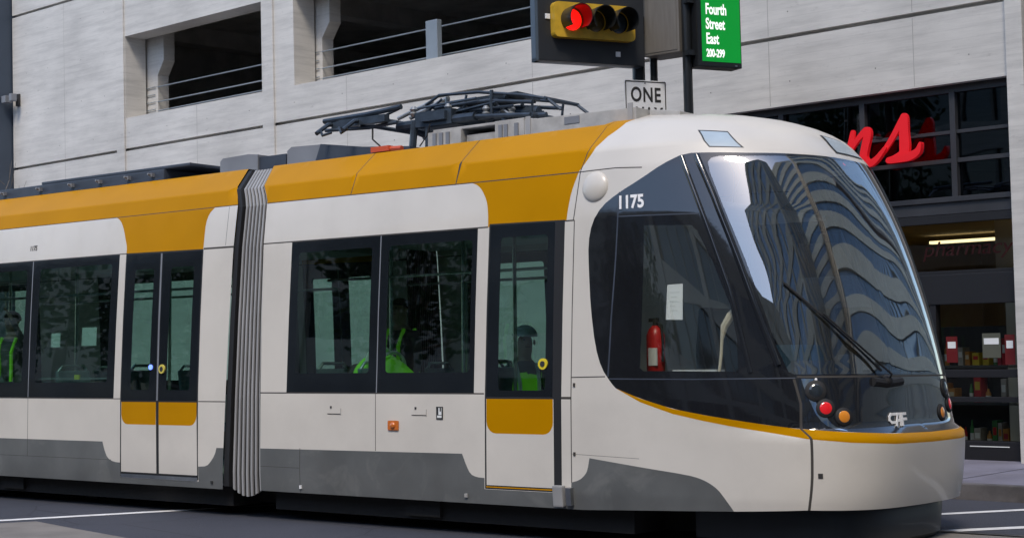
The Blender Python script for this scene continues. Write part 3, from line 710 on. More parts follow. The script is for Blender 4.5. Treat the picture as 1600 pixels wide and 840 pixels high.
# orange marker lamp in dark surround, access plates, vents, hooks
o = slab(-9.63, .917, .125, .085, .012, 'marker', 'side_marker_lamp', bevel=.011)
P, ux, uy, n_ = frame_at(-9.63, .917, .012); part(MB().dome(P, n_, .03, .018, 16, 4), 'lens', 'marker', o, smooth=True)
for g, z in ((-10.365, 1.03), (-9.33, 1.03)):
    a = slab(g, z-.02, .17, .006, .003, 'seam', 'access_panel_edge'); slab(g-.04, z+.04, .02, .02, .004, 'ink', 'keyhole', a); slab(g+.085, z, .005, .06, .003, 'roofgrey', 'panel_side', a)
a = slab(-9.092, 1.03, .075, .11, .004, 'ink', 'label_plate'); slab(-9.085, 1.045, .035, .06, .0045, 'paper', 'label_face', a, off=.001); slab(-9.092, 1.0, .05, .02, .0046, 'paper', 'label_line', a, off=.001)
slab(-9.08, 1.06, .014, .03, .006, 'ink', 'label_mark', a, off=.001)
slab(-10.80, .336, .025, .03, .012, 'logo', 'jacking_mark'); slab(-8.8, .344, .03, .03, .012, 'roofgrey', 'jacking_mark')
slab(-12.04, .33, .03, .03, .006, 'ink', 'jacking_mark')
a = slab(-7.80, .385, .10, .17, .05, 'bellows', 'step_bracket', bevel=.012); slab(-7.70, .385, .05, .14, .04, 'metal', 'bracket_bolt', a)
slab(-6.137, .606, .035, .035, .004, 'ink', 'tow_eye_cap')
for z in (.72, 1.27): slab(-7.66, z, .02, .03, .006, 'seam', 'hinge')
# door buttons
for g, z, c in ((-7.975, 1.44, (.75, .6, .03)), (-12.80, 1.43, (.65, .55, .10))):
    P, ux, uy, n_ = frame_at(g, z)
    o = part(MB().tube([P, P+n_*.014], .046, 20), 'door_button', mat('button_yellow', c, .4), smooth=True)
    part(MB().tube([P+n_*.014, P+n_*.018], .024, 16), 'button_centre', 'ink', o, smooth=True)
P, ux, uy, n_ = frame_at(-12.98, 1.45)
part(MB().tube([P, P+n_*.012], .026, 16), 'door_button', mat('button_blue', (.05, .09, .7), .3, emit=(.15, .25, 1), es=1.2), smooth=True)
# numbers and logo
def surf_text(txt, g, z, size, mt, name, sx=1., bold=0., shear=0., off=.003, wrap=True):
    me = text_mesh(txt, size, .001, sx, shear, bold)
    for v in me.vertices:
        gg, zz = g+v.co.x, z+v.co.y; v.co = (S(gg, zz)+Nrm(gg, zz)*(off+v.co.z))-ORG
    return link(name, me, tram, M[mt])
surf_text('1175', -7.285, 2.665, .145, 'logo', 'fleet_number', .82, .005)
surf_text('1175', -15.18, 2.745, .075, 'ink', 'fleet_number', .9, .001)
# front maker mark: three joined block letters
def stroke_letters(strokes, sc, wd):
    mb = MB()
    for a, b in strokes:
        a, b = Vector(a)*sc, Vector(b)*sc; d = (b-a).normalized(); a, b = a-d*wd*.35, b+d*wd*.35; n_ = Vector((-d.y, d.x))*wd/2
        i0 = len(mb.v)
        for e in (.004, .010):
            for q in (a-n_, b-n_, b+n_, a+n_): mb.v.append((q.x, q.y, e))
        mb.f += [(i0+4,i0+5,i0+6,i0+7)]+[(i0+i, i0+(i+1) % 4, i0+4+(i+1) % 4, i0+4+i) for i in range(4)]
    return mb
CAF = [((1.0,.95),(.25,.95)),((.25,.95),(0,.72)),((0,.72),(0,.45)),((0,.45),(.25,.25)),((.25,.25),(.95,.25)),
       ((.95,0),(1.25,.95)),((1.25,.95),(1.65,.95)),((1.65,.95),(1.65,0)),((1.1,.4),(1.65,.4)),
       ((2.0,0),(2.0,.95)),((2.0,.95),(2.7,.95)),((2.0,.5),(2.75,.5))]
mb = stroke_letters(CAF, .105, .024)
for i, (x, y, z) in enumerate(mb.v):
    gg = -5.37+x*1.2; zz = .957+y*.84
    p = S(gg, zz) if gg <= TIPG else (lambda q: Vector((q.x, 2.65-q.y, q.z)))(S(2*TIPG-gg, zz)); mb.v[i] = tuple(p+Vector((z, 0, 0)))
part(mb, 'maker_logo', 'logo')
# raised mouldings on the windscreen pillars (both sides)
for pts_, r_ in (([(-6.70,3.05),(-6.60,2.549),(-6.508,1.997),(-6.467,1.535),(-6.445,1.325)], .022), ([(-6.575,3.06),(-6.50,2.70),(-6.415,2.2),(-6.345,1.75),(-6.27,1.345)], .028)):
    for sgn in (0, 1):
        q = []
        for i in range(len(pts_)-1):
            for j in range(6):
                t = j/6; g = pts_[i][0]*(1-t)+pts_[i+1][0]*t; z = pts_[i][1]*(1-t)+pts_[i+1][1]*t; p = S(g, z)+Nrm(g, z)*(-r_*.35)
                q.append((p.x, 2.65-p.y, p.z) if sgn else tuple(p))
        part(MB().tube(q, r_, 12), 'pillar_glint_moulding', 'black', smooth=True)
# far roof lamp cover and pillar edge highlight
# wiper
def front_pt(g, z, off):
    if g <= TIPG: return S(g, z)+Nrm(g, z)*off
    q = S(2*TIPG-g, z)+Nrm(2*TIPG-g, z)*off; return Vector((q.x, 2.65-q.y, q.z))
def front_quad(c, off, name, mt, parent=tram, n=8):
    mb = MB()
    for i in range(n+1):
        for j in range(n+1):
            u, v = i/n, j/n
            g = (c[0][0]*(1-u)+c[1][0]*u)*(1-v)+(c[3][0]*(1-u)+c[2][0]*u)*v; z = (c[0][1]*(1-u)+c[1][1]*u)*(1-v)+(c[3][1]*(1-u)+c[2][1]*u)*v
            mb.v.append(tuple(front_pt(g, z, off)))
    for i in range(n):
        for j in range(n): mb.f.append((i*(n+1)+j, (i+1)*(n+1)+j, (i+1)*(n+1)+j+1, i*(n+1)+j+1))
    return part(mb, name, mt, parent, smooth=True)
rf_ = front_quad([(-4.92,3.255),(-4.36,3.235),(-4.08,3.09),(-4.90,3.093)], .003, 'roof_lamp_frame', 'ink')
front_quad([(-4.88,3.243),(-4.38,3.225),(-4.13,3.10),(-4.86,3.105)], .006, 'roof_lamp_cover', 'signglass', rf_)
part(MB().tube([front_pt(-3.75, 1.33+.17*k, -.006) for k in range(11)], .017, 10), 'pillar_glint_moulding', 'coupler', smooth=True)  # dark grey tube added in place of the highlight on the far pillar edge
wp = part(MB().tube([front_pt(-5.33,1.30,.03), front_pt(-5.36,1.33,.07), front_pt(-5.72,1.56,.07), front_pt(-5.93,1.78,.06)], .008, 8), 'wiper', 'rubber')
part(MB().tube([front_pt(-5.45,1.36,.035), front_pt(-5.75,1.585,.035), front_pt(-5.95,1.79,.035), front_pt(-6.15,2.02,.035)], .009, 6), 'wiper_blade', 'rubber', wp)
part(MB().dome(front_pt(-5.33,1.29,.0), Nrm(-5.33,1.29), .05, .05), 'wiper_pivot', 'rubber', wp)
part(MB().tube([front_pt(-5.55,1.285,.002),front_pt(-5.33,1.27,.002),front_pt(-5.05,1.285,.002)], .035, 8), 'wiper_cowl', 'rubber', wp)

# ---------------- interior
mb = MB().box((-7.52,.2,.36),(-7.47,2.45,2.66)); part(mb, 'cab_bulkhead', mat('bulkhead', (.74, .75, .68), .6))
mb = MB().box((-7.46,.26,.5),(-7.42,.60,2.6)).box((-7.46,.3,.5),(-7.30,.5,1.3)); part(mb, 'bulkhead_strip', 'int_wall')
mb = MB().prism([(-6.35,.9),(-5.75,.9),(-5.72,1.28),(-5.95,1.34),(-6.30,1.26)], (0,.25,0), (1,0,0), (0,0,1), (0,1,0), 2.15); db = part(mb, 'dashboard', 'int_dark')
part(MB().box((-6.25,1.0,1.28),(-6.05,1.5,1.45)).box((-6.2,1.7,1.3),(-6.1,1.95,1.5)), 'console', 'slate', db)
part(MB().box((-6.5,1.15,1.36),(-6.3,1.65,1.58)), 'console_screen', mat('console_blue', (.03, .07, .11), .3), db)
mb = MB().box((-7.05,1.05,.95),(-6.6,1.55,1.07)).box((-7.0,1.2,.5),(-6.8,1.4,.95)); st = part(mb, 'driver_seat', 'int_dark', bevel=.03)
part(MB().prism([(-7.15,1.0),(-7.0,1.0),(-6.98,1.5),(-7.05,1.9),(-7.16,1.9),(-7.2,1.5)], (0,1.08,0), (1,0,0), (0,0,1), (0,1,0), .44), 'seat_back', 'int_dark', st, bevel=.03)
hp = []
for g, z in ((-6.66,1.38),(-6.64,1.5),(-6.625,1.62),(-6.60,1.72),(-6.55,1.80),(-6.50,1.86)): hp.append(tuple(S(g, z)+Nrm(g, z)*-.10))
part(MB().tube(hp, [.012,.012,.013,.03,.035,.028], 8), 'grab_handle', 'cream', smooth=True)
part(MB().box((-6.85,.2,1.36),(-6.45,.32,1.385)), 'cab_sill', 'int_wall')
P, ux, uy, n_ = frame_at(-6.885, 1.908, -.02)
o = part(MB().prism([(-.07,-.135),(.075,-.14),(.07,.14),(-.065,.135)], P, ux, uy, n_, .002), 'notice_sheet', 'paper')
mb = MB()
for k_, (l0, l1) in enumerate(((-.04,.045),(-.03,.02),(-.04,.03),(-.035,.01),(-.03,.03))):
    zz = .07-.035*k_; mb.prism([(l0,zz),(l1,zz),(l1,zz+.008),(l0,zz+.008)], P+n_*.0025, ux, uy, n_, .001)
part(mb, 'notice_print', 'int_wall', o)
for g, z, w_, h_ in ((-14.64,1.752,.16,.15),(-14.055,1.78,.25,.195)): slab(g, z, w_, h_, .003, 'paper', 'notice_sheet', off=-.03)
slab(-14.3, 1.34, 1.25, .015, .02, 'pole', 'window_rail', off=-.06); slab(-14.25,1.355,.08,.05,.02, mat('latch_yellow',(.6,.6,.05),.5), 'window_latch', off=-.05)
def seat_at(x, y, d):
    mb = MB().box((x-.22, y-.22, .72),(x+.22, y+.22, .80)).box((x-.15, y-.05, .36),(x+.15, y+.05, .72)); s_ = part(mb, 'passenger_seat', 'seat', bevel=.02)
    xb = x-.22*d
    mb = MB().prism([(xb,.78),(xb+.06*d,.78),(xb-.04*d,1.42),(xb-.09*d,1.42)], (0,y-.21,0), (1,0,0), (0,0,1), (0,1,0), .42); part(mb, 'seat_back', 'seat', s_, bevel=.015)
    mb = MB().tube([(xb-.06*d, y-.2, 1.40),(xb-.06*d, y-.14, 1.47),(xb-.06*d, y+.14, 1.47),(xb-.06*d, y+.2, 1.40)], .016, 8); part(mb, 'seat_handle', 'pole', s_)
for x, y, d in ((-10.85,.75,1),(-10.50,1.2,1),(-8.95,1.0,1),(-10.0,.45,1),(-9.1,.45,-1),(-10.75,2.2,1),(-10.0,2.15,1),(-9.1,2.15,-1),(-14.6,.45,1),(-13.9,.45,-1),(-14.6,2.15,1),(-13.9,2.15,-1),(-16.2,.45,1),(-16.2,2.15,1),(-19,.45,1),(-20,.45,1),(-19,2.15,1),(-20,2.15,1)):
    seat_at(x, y, d)
for x, y in ((-10.4,.8),(-9.5,.8),(-8.62,.45),(-8.0,2.1),(-7.78,.42),(-13.35,.55),(-12.35,.55),(-13.0,2.0),(-15.3,.8),(-16.6,.8),(-10.4,1.9),(-14.3,1.9)):
    part(MB().tube([(x, y, .36),(x, y, 2.66)], .018, 8), 'grab_pole', 'pole')
for y in (.75, 1.9):
    part(MB().tube([(-11.2, y, 2.28),(-7.8, y, 2.28)], .014, 8).tube([(-17.5, y, 2.28),(-12.2, y, 2.28)], .014, 8), 'hand_rail', 'pole')

# ------------------------------------------------------------------ PARKING GARAGE (local frame s, d, z)
YR = -math.atan(.075)
M['conc'] = None
def concrete():
    mt, t, b = base_mat('board_concrete')
    tc = t.nodes.new('ShaderNodeTexCoord'); mp = t.nodes.new('ShaderNodeMapping'); mp.inputs['Scale'].default_value = (.45, .45, 3.6); mp.inputs['Rotation'].default_value = (0, .03, 0)
    t.links.new(tc.outputs['Object'], mp.inputs[0])
    n1 = t.nodes.new('ShaderNodeTexNoise'); n1.inputs['Scale'].default_value = 2.2; n1.inputs['Detail'].default_value = 9; n1.inputs['Roughness'].default_value = .65
    n2 = t.nodes.new('ShaderNodeTexNoise'); n2.inputs['Scale'].default_value = .55; n2.inputs['Detail'].default_value = 5
    n4 = t.nodes.new('ShaderNodeTexNoise'); n4.inputs['Scale'].default_value = 7; n4.inputs['Detail'].default_value = 9; n4.inputs['Roughness'].default_value = .8
    t.links.new(mp.outputs[0], n1.inputs['Vector']); t.links.new(tc.outputs['Object'], n2.inputs['Vector'])
    mp4 = t.nodes.new('ShaderNodeMapping'); mp4.inputs['Scale'].default_value = (.6, .6, 1.8); t.links.new(tc.outputs['Object'], mp4.inputs[0]); t.links.new(mp4.outputs[0], n4.inputs['Vector'])
    c1 = t.nodes.new('ShaderNodeValToRGB'); c1.color_ramp.elements[0].position = .30; c1.color_ramp.elements[0].color = (.49, .477, .452, 1); c1.color_ramp.elements[1].position = .58; c1.color_ramp.elements[1].color = (.63, .61, .575, 1)
    t.links.new(n1.outputs['Fac'], c1.inputs[0])
    c2 = t.nodes.new('ShaderNodeMapRange'); c2.inputs[1].default_value = .3; c2.inputs[2].default_value = .7; c2.inputs[3].default_value = .86; c2.inputs[4].default_value = 1.1; t.links.new(n2.outputs['Fac'], c2.inputs[0])
    c4 = t.nodes.new('ShaderNodeMapRange'); c4.inputs[1].default_value = .58; c4.inputs[2].default_value = .72; c4.inputs[3].default_value = 1; c4.inputs[4].default_value = .66; t.links.new(n4.outputs['Fac'], c4.inputs[0])
    # board edges: faint horizontal lines every 12 cm
    sp = t.nodes.new('ShaderNodeSeparateXYZ'); t.links.new(tc.outputs['Object'], sp.inputs[0])
    md = t.nodes.new('ShaderNodeMath'); md.operation = 'FRACT'; mu = t.nodes.new('ShaderNodeMath'); mu.operation = 'MULTIPLY'; mu.inputs[1].default_value = 8.3
    t.links.new(sp.outputs[2], mu.inputs[0]); t.links.new(mu.outputs[0], md.inputs[0])
    c5 = t.nodes.new('ShaderNodeMapRange'); c5.inputs[1].default_value = 0; c5.inputs[2].default_value = .09; c5.inputs[3].default_value = .90; c5.inputs[4].default_value = 1; t.links.new(md.outputs[0], c5.inputs[0])
    out = c1.outputs[0]
    for c in (c2, c4, c5):
        mx = t.nodes.new('ShaderNodeMix'); mx.data_type = 'RGBA'; mx.blend_type = 'MULTIPLY'; mx.inputs[0].default_value = 1
        t.links.new(out, mx.inputs[6]); t.links.new(c.outputs[0], mx.inputs[7]); out = mx.outputs[2]
    t.links.new(out, b.inputs['Base Color']); b.inputs['Roughness'].default_value = .88
    bp = t.nodes.new('ShaderNodeBump'); bp.inputs['Distance'].default_value = .004; t.links.new(n1.outputs['Fac'], bp.inputs['Height']); t.links.new(bp.outputs[0], b.inputs['Normal'])
    return mt
M['conc'] = concrete()
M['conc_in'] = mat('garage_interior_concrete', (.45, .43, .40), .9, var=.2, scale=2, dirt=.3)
M['steelpost'] = mat('painted_steel', (.22, .26, .30), .5, var=.1)
M['cablered'] = mat('red_conduit', (.25, .03, .03), .6)
gar = empty('parking_garage', 'pale board-marked concrete parking garage with open decks behind the streetcar', 'building', (-7, 7.1, 0), (0, 0, YR))
def gp(mb, name, mt, parent=gar, smooth=False, bevel=0): return mb.build(name, M[mt] if isinstance(mt, str) else mt, parent, smooth, (0, 0, 0), bevel)
TH = .45
mb = MB()
G0, G1 = 5.285, 5.335      # groove heights
S0, S1 = -4.6, .28         # store opening
# lower wall
mb.box((-21.13,0,0),(S0,TH,G0)); mb.box((S0,0,4.45),(S1,TH,G0)); mb.box((S1+.001,0,0),(.56,TH,G0))
# parapet bands
mb.box((-21.13,0,G1),(.56,TH,5.9)); mb.box((-21.13,0,5.9),(-17.1,TH,8.39)); mb.box((-13.0,0,5.9),(-12.19,TH,7.43)); mb.box((-6.2,0,5.9),(.56,TH,7.43))
mb.box((-17.1,0,7.43),(.56,TH,8.39))
mb.box((-21.13,0,8.44),(.56,TH,12))
mb.box((-21.13,.10,G0-.02),(.56,TH,G1+.02)); mb.box((-21.13,.10,8.37),(.56,TH,8.46))
gp(mb, 'facade_wall', 'conc')
jt = MB()
for s_ in (-19.2, -14.9, -10.9, -6.9, -4.9, -2.9, -.9):
    for z0, z1 in ((4.47,5.28),(5.35,5.89)):
        jt.box((s_,-.0015,z0),(s_+.009,.01,z1))
jt.box((-19.2,-.0015,5.9),(-19.191,.01,8.38)).box((-4.9,-.0015,5.9),(-4.891,.01,7.42)).box((-2.9,-.0015,5.9),(-2.891,.01,7.42)).box((-.9,-.0015,5.9),(-.891,.01,7.42)).box((-5.9,-.0015,7.42),(.25,.01,7.43))
gp(jt, 'form_joints', mat('joint_grey', (.36, .35, .335), .9))  # joints drawn as thin strips of slightly darker grey
th = MB()
for s_ in [-20.6+1.2*k for k in range(18)]:
    for z_ in (4.75, 5.62):
        if not (-17.4 < s_ < -17.05 or -13.05 < s_ < -12.65): th.tube([(s_,-.002,z_),(s_,.01,z_)], .010, 8)
for s_ in (-20.6,-19.8,-18.6,-17.8):
    for z_ in (6.4, 7.2, 8.0): th.tube([(s_,-.002,z_),(s_,.01,z_)], .010, 8)
gp(th, 'tie_holes', mat('tie_hole', (.24, .235, .22), .9))
for s0, s1 in ((-17.36,-17.11),(-13.0,-12.70),(-8.6,-8.3)):
    z0 = 0
    if s0 < -8.7: gp(MB().box((s0,-.035,0),(s1,-.0005,12)), 'pilaster', 'conc', bevel=.008)
gp(MB().box((.29,-.10,0),(.49,-.001,12)), 'corner_column', 'conc', bevel=.01)
gp(MB().box((.50,-.02,0),(.56,-.001,12)), 'downpipe', 'rubber')
# inner columns with corbel, decks, beams
for s0, sw_ in ((-17.29, .5), (-12.80, .74)):
    cb = MB().box((s0,TH+.05,5.2),(s0+sw_,TH+.30,8.6))
    cb.prism([(s0+sw_,6.72),(s0+sw_+.2,6.98),(s0+sw_+.2,8.6),(s0+sw_,8.6)], (0,TH+.05,0), (1,0,0), (0,0,1), (0,1,0), .25)
    gp(cb, 'inner_column', M['conc'], bevel=.01)
    for k_ in range(4): gp(MB().tube([(s0+.12,TH+.03,6.08+k_*.14),(s0+sw_-.06,TH+.03,6.08+k_*.14)], .008, 6), 'rung', 'steelpost')
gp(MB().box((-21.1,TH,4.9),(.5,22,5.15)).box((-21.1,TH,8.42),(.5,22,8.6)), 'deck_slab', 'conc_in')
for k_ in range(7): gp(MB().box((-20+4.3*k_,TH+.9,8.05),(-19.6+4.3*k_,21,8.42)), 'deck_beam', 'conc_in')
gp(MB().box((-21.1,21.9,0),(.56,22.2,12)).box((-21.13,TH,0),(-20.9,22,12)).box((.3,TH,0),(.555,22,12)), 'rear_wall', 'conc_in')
for s0, s1 in ((-17.05,-13.02),(-12.15,-6.2)):
    for k_, z in enumerate((6.05,6.22,6.50)):
        gp(MB().tube([(s0,TH+.06,z),(s1,TH+.06,z)], .012, 6), 'guard_cable', 'steelpost')
gp(MB().box((-9.18,.12,5.9),(-8.93,.22,6.52)), 'guard_post', 'steelpost', bevel=.01)
gp(MB().tube([(-12,3.5,8.0),(-2,2.0,8.0)], .05, 8).tube([(-12,6,8.05),(0,6,8.05)], .05, 8), 'conduit', 'cablered')

# wall-mounted lamp at left corner
wl = empty('wall_lamp', 'small black floodlight bracket on the concrete wall at its left corner', 'lamp', tuple(gar.matrix_basis @ Vector((-20.9, 0, 6.69))), (0, 0, YR))
MB().box((-.06,-.04,-.12),(.06,0,.12)).build('back_plate', M['ink'], wl)
MB().tube([(0,-.02,0),(0,-.18,.02)], .025, 8).tube([(-.12,-.14,.0),(.12,-.14,.0)], .02, 8).build('arm', M['ink'], wl)
MB().box((-.2,-.28,-.06),(-.04,-.12,.08)).box((.06,-.26,-.05),(.16,-.14,.1)).build('lamp_head', M['slatelight'], wl, bevel=.01)

# ------------------------------------------------------------------ LEFT NEIGHBOUR BUILDING
M['bluepanel'] = mat('blue_grey_metal_panel', (.058, .078, .11), .45, .2, var=.12, scale=1.2)
nb = empty('panel_building', 'dark blue-grey metal panel building at the left edge of the concrete garage', 'building', tuple(gar.matrix_basis @ Vector((-21.15, 0, 0))), (0, 0, YR))
MB().box((-14,-.35,0),(-.02,15,9.0)).build('wall', M['bluepanel'], nb)
mb = MB()
for k_ in range(9): mb.box((-.9-1.4*k_,-.38,0),(-.86-1.4*k_,-.3505,9.0))
mb.build('panel_ribs', M['slate'], nb); MB().box((-14.05,-.42,8.6),(0,-.352,9.05)).build('cornice', M['slatelight'], nb)

# ------------------------------------------------------------------ STOREFRONT
M['sfframe'] = mat('storefront_frame', (.006, .006, .008), .6, 0, var=.15)
M['sfframe2'] = mat('storefront_mullion', (.028, .03, .036), .6, 0, var=.15)
M['upglass'] = glass('upper_storefront_glass', (.14, .16, .18), 1.75, .006, .9, (.75, .85, 1))
M['sfglass'] = glass('storefront_glass', (.55, .58, .56), 1.45, .004, .9)
sf = empty('storefront', 'dark framed glass storefront under the concrete lintel at the right', 'storefront', (-7, 7.1, 0), (0, 0, YR))
def spx(mb, name, mt, bevel=0, parent=sf): return mb.build(name, M[mt] if isinstance(mt, str) else mt, parent, False, (0, 0, 0), bevel)
D = .12
mb = MB().box((S0,D,2.96),(S1-.002,D+.12,3.10)).box((S0,D-.03,3.10),(S1-.002,D+.1,3.16)); spx(mb, 'transom', 'sfframe2', .006)
mb = MB().box((S0,D,4.36),(S1-.002,D+.12,4.448)).box((S0,D,3.55),(S1-.002,D+.08,3.60)).box((S0,D,3.885),(S1-.002,D+.08,3.925)); spx(mb, 'rail', 'sfframe2', .004)
for s in (-4.1,-2.85,-1.70,-.52,.2): spx(MB().box((s,D-.02,3.16),(s+.07,D+.1,4.36)), 'mullion', 'sfframe2', .004)
spx(MB().quad((S0,D+.05,3.1),(S1-.01,D+.05,3.1),(S1-.01,D+.05,4.40),(S0,D+.05,4.40)), 'upper_glass', 'upglass')
spx(MB().box((S0,D-.02,1.92),(S1-.002,D+.2,2.27)), 'header', 'sfframe', .01)
spx(MB().box((S0,D,2.27),(S1-.002,D+.1,2.31)).box((S0,D,2.86),(S1-.002,D+.1,2.955)), 'rail', 'sfframe', .004)
spx(MB().quad((S0,D+.05,2.3),(S1-.01,D+.05,2.3),(S1-.01,D+.05,2.9),(S0,D+.05,2.9)), 'transom_glass', 'sfglass')
spx(MB().box((S0,D,.145),(S1-.002,D+.14,.36)), 'base_panel', 'sfframe', .01)
for s in (-3.4,-2.2,-.86,.20):
    spx(MB().box((s,D-.01,.36),(s+.075,D+.1,1.92)), 'door_stile', 'sfframe', .004)
spx(MB().box((S0,D,.80),(S1-.002,D+.08,.86)).box((S0,D,1.08),(S1-.002,D+.08,1.17)), 'push_bar', 'sfframe', .006)
spx(MB().quad((S0,D+.05,.36),(S1-.01,D+.05,.36),(S1-.01,D+.05,1.92),(S0,D+.05,1.92)), 'door_glass', 'sfglass')
spx(MB().box((-.42,D-.003,.296),(.06,D-.0005,.306)), 'door_lettering_line', 'paper')  # plain bar standing in for small white lettering
# the shop inside
si = MB().box((S0,D+.2,.14),(.29,9,.16)).box((S0,8.9,.16),(.29,9,4.3)).box((S0-.05,D+.25,.16),(S0,9,4.3)).box((.27,TH+.02,.16),(.29,9,4.3)).box((S0,D+.3,3.0),(.29,9,3.05))
spx(si, 'shop_room', mat('shop_interior', (.30, .25, .18), .8, var=.1))
spx(MB().box((-.75,1.6,2.2),(-.5,1.85,3.0)).box((-.2,2.4,.16),(.0,2.6,3.0)).box((-.45,1.2,.16),(-.28,1.4,2.0)), 'shop_column', mat('shop_column', (.62, .58, .48), .7))
M['shoplight'] = mat('shop_lamp', (.9, .8, .5), .5, emit=(1, .78, .42), es=1.6)
for a, b in (((-1.15,3.0,2.88),(-.2,3.06,2.92)), ((-.25,1.1,2.42),(.15,1.16,2.45)), ((-3.2,4.5,2.88),(-1.7,4.6,2.92)), ((-2.6,7,2.8),(0,7.1,2.86))): spx(MB().box(a, b), 'ceiling_lamp', 'shoplight')
cols = [(.45,.02,.03),(.5,.38,.03),(.05,.2,.06),(.4,.38,.35),(.35,.03,.05),(.05,.07,.2),(.45,.2,.04)]
shelf = empty('shop_shelf', 'shelf rack of coloured goods seen through the shop door at the right', 'shelf', tuple(gar.matrix_basis @ Vector((-.6, 1.2, .16))), (0, 0, YR))
MB().box((-1.4,0,0),(.75,.35,.05)).box((-1.4,0,.55),(.75,.35,.58)).box((-1.4,0,1.0),(.75,.35,1.03)).box((-1.4,.33,0),(.75,.36,1.5)).build('shelf_rack', M['int_dark'], shelf)
cm = [mat('goods_%s' % 'abcdefg'[i], c, .5, var=.2, scale=9) for i, c in enumerate(cols)]
gi = 0
goods_n = ['packet', 'carton', 'bottle']
for z in (.05,.58,1.03):
    x = -1.38
    while x < .70:
        h = random.uniform(.12,.34); wd = random.uniform(.045,.095); kind = random.choice(goods_n); mt_ = cm[random.randrange(7)]
        if random.random() < .88:
            if kind == 'bottle':
                o = MB().tube([(x+wd/2,.10,z),(x+wd/2,.10,z+h*.68),(x+wd/2,.10,z+h*.82),(x+wd/2,.10,z+h)], [wd*.45,wd*.45,wd*.2,wd*.17], 10).build('bottle', mt_, shelf, True)
                MB().tube([(x+wd/2,.10,z+h*.2),(x+wd/2,.10,z+h*.5)], wd*.455, 10).build('bottle_label', M['paper'], o, True)
            else:
                o = MB().box((x,.02,z),(x+wd,.2,z+h)).build(kind, mt_, shelf, bevel=.004)
                MB().box((x+wd*.15,.0175,z+h*.45),(x+wd*.85,.0195,z+h*.75)).build(kind+'_label', random.choice([M['paper'], cm[random.randrange(7)], M['cream']]), o)
            gi += 1
        x += wd+random.uniform(.008,.05)
# posters on the shop glass
for (x_, z_, w_, h_), c_ in (((-.70,1.25,.14,.30),(.45,.04,.05)), ((-.25,1.30,.22,.28),(.35,.33,.28)), ((.02,1.22,.12,.34),(.42,.05,.06))):
    po = spx(MB().box((x_,D+.052,z_),(x_+w_,D+.056,z_+h_)), 'poster', mat('poster_sheet', c_, .6))
    MB().box((x_+.02,D+.0495,z_+h_*.55),(x_+w_-.02,D+.0515,z_+h_*.8)).build('poster_print', M['paper'], po)
# red script sign letters in front of the glass
sg = empty('shop_sign', 'red script shop sign letters mounted on the dark upper glass', 'sign', tuple(gar.matrix_basis @ Vector((-1.2, -.1, 3.8))), (0, 0, YR))
def ribbon(pts, widths, name, parent, mt, y0=-.035, y1=.0):
    P = [Vector(p) for p in pts]
    # catmull-rom resample
    out, wds = [], []
    for i in range(len(P)-1):
        a, b, c, d = P[max(i-1, 0)], P[i], P[i+1], P[min(i+2, len(P)-1)]
        for j in range(8):
            t = j/8; out.append(.5*((2*b)+(c-a)*t+(2*a-5*b+4*c-d)*t*t+(3*b-a-3*c+d)*t**3)); wds.append(widths[i]*(1-t)+widths[i+1]*t)
    out.append(P[-1]); wds.append(widths[-1])
    mb = MB()
    for i, (p, w_) in enumerate(zip(out, wds)):
        k_ = 10; n0 = len(mb.v)
        for y in (y0-i*.0004, y1):
            for j in range(k_): mb.v.append((p.x+w_*math.cos(2*PI*j/k_), y, p.y+w_*math.sin(2*PI*j/k_)))
        mb.f.append(tuple(n0+j for j in range(k_)))
        for j in range(k_): mb.f.append((n0+j, n0+(j+1) % k_, n0+k_+(j+1) % k_, n0+k_+j))
    for i in range(len(out)-1):
        a, b = out[i], out[i+1]; d = (b-a).normalized(); nn = Vector((-d.y, d.x)); n0 = len(mb.v); yy = y0-i*.0004-.0002
        for p, w_ in ((a, wds[i]), (b, wds[i+1])):
            mb.v.append((p.x-nn.x*w_, yy, p.y-nn.y*w_)); mb.v.append((p.x+nn.x*w_, yy, p.y+nn.y*w_))
        mb.f.append((n0, n0+2, n0+3, n0+1))
    return mb.build(name, mt, parent)
M['signred'] = mat('sign_red', (.70, .010, .016), .35, var=.03, emit=(.9, .01, .02), es=.10)
ribbon([(-.46,.20),(-.49,.05),(-.56,-.14),(-.50,-.02),(-.38,.12),(-.27,.20),(-.25,.15),(-.29,.0),(-.31,-.12),(-.24,-.19),(-.14,-.15),(-.02,-.03)], [.03,.045,.045,.03,.03,.045,.05,.05,.05,.045,.035,.02], 'sign_letter', sg, M['signred'])
ribbon([(-.16,-.16),(-.05,-.06),(.08,.10),(.20,.28),(.235,.30),(.225,.12),(.23,-.02),(.21,-.12),(.10,-.165),(.02,-.18),(.16,-.17),(.30,-.155),(.40,-.11),(.44,-.02)], [.018,.03,.035,.035,.045,.06,.065,.06,.04,.035,.045,.05,.04,.015], 'sign_letter', sg, M['signred'])
for x_ in (-.5,-.2,.24): MB().box((x_,-.01,.1),(x_+.04,.14,.13)).build('sign_bracket', M['sfframe2'], sg)
# faint red lettering inside the transom glass
me = text_mesh('pharmacy', .25, .004, 1.15, .25, .0); place_mesh(me, (-1.12, D+.35, 2.50), (1,0,0), (0,0,1))
wt = link('window_lettering', me, None, mat('window_red', (.38, .03, .03), .5, var=.1)); wt.location = (-7,7.1,0); wt.rotation_euler = (0,0,YR)
tag(wt, 'faint dark red script lettering inside the glass above the shop door', 'lettering')

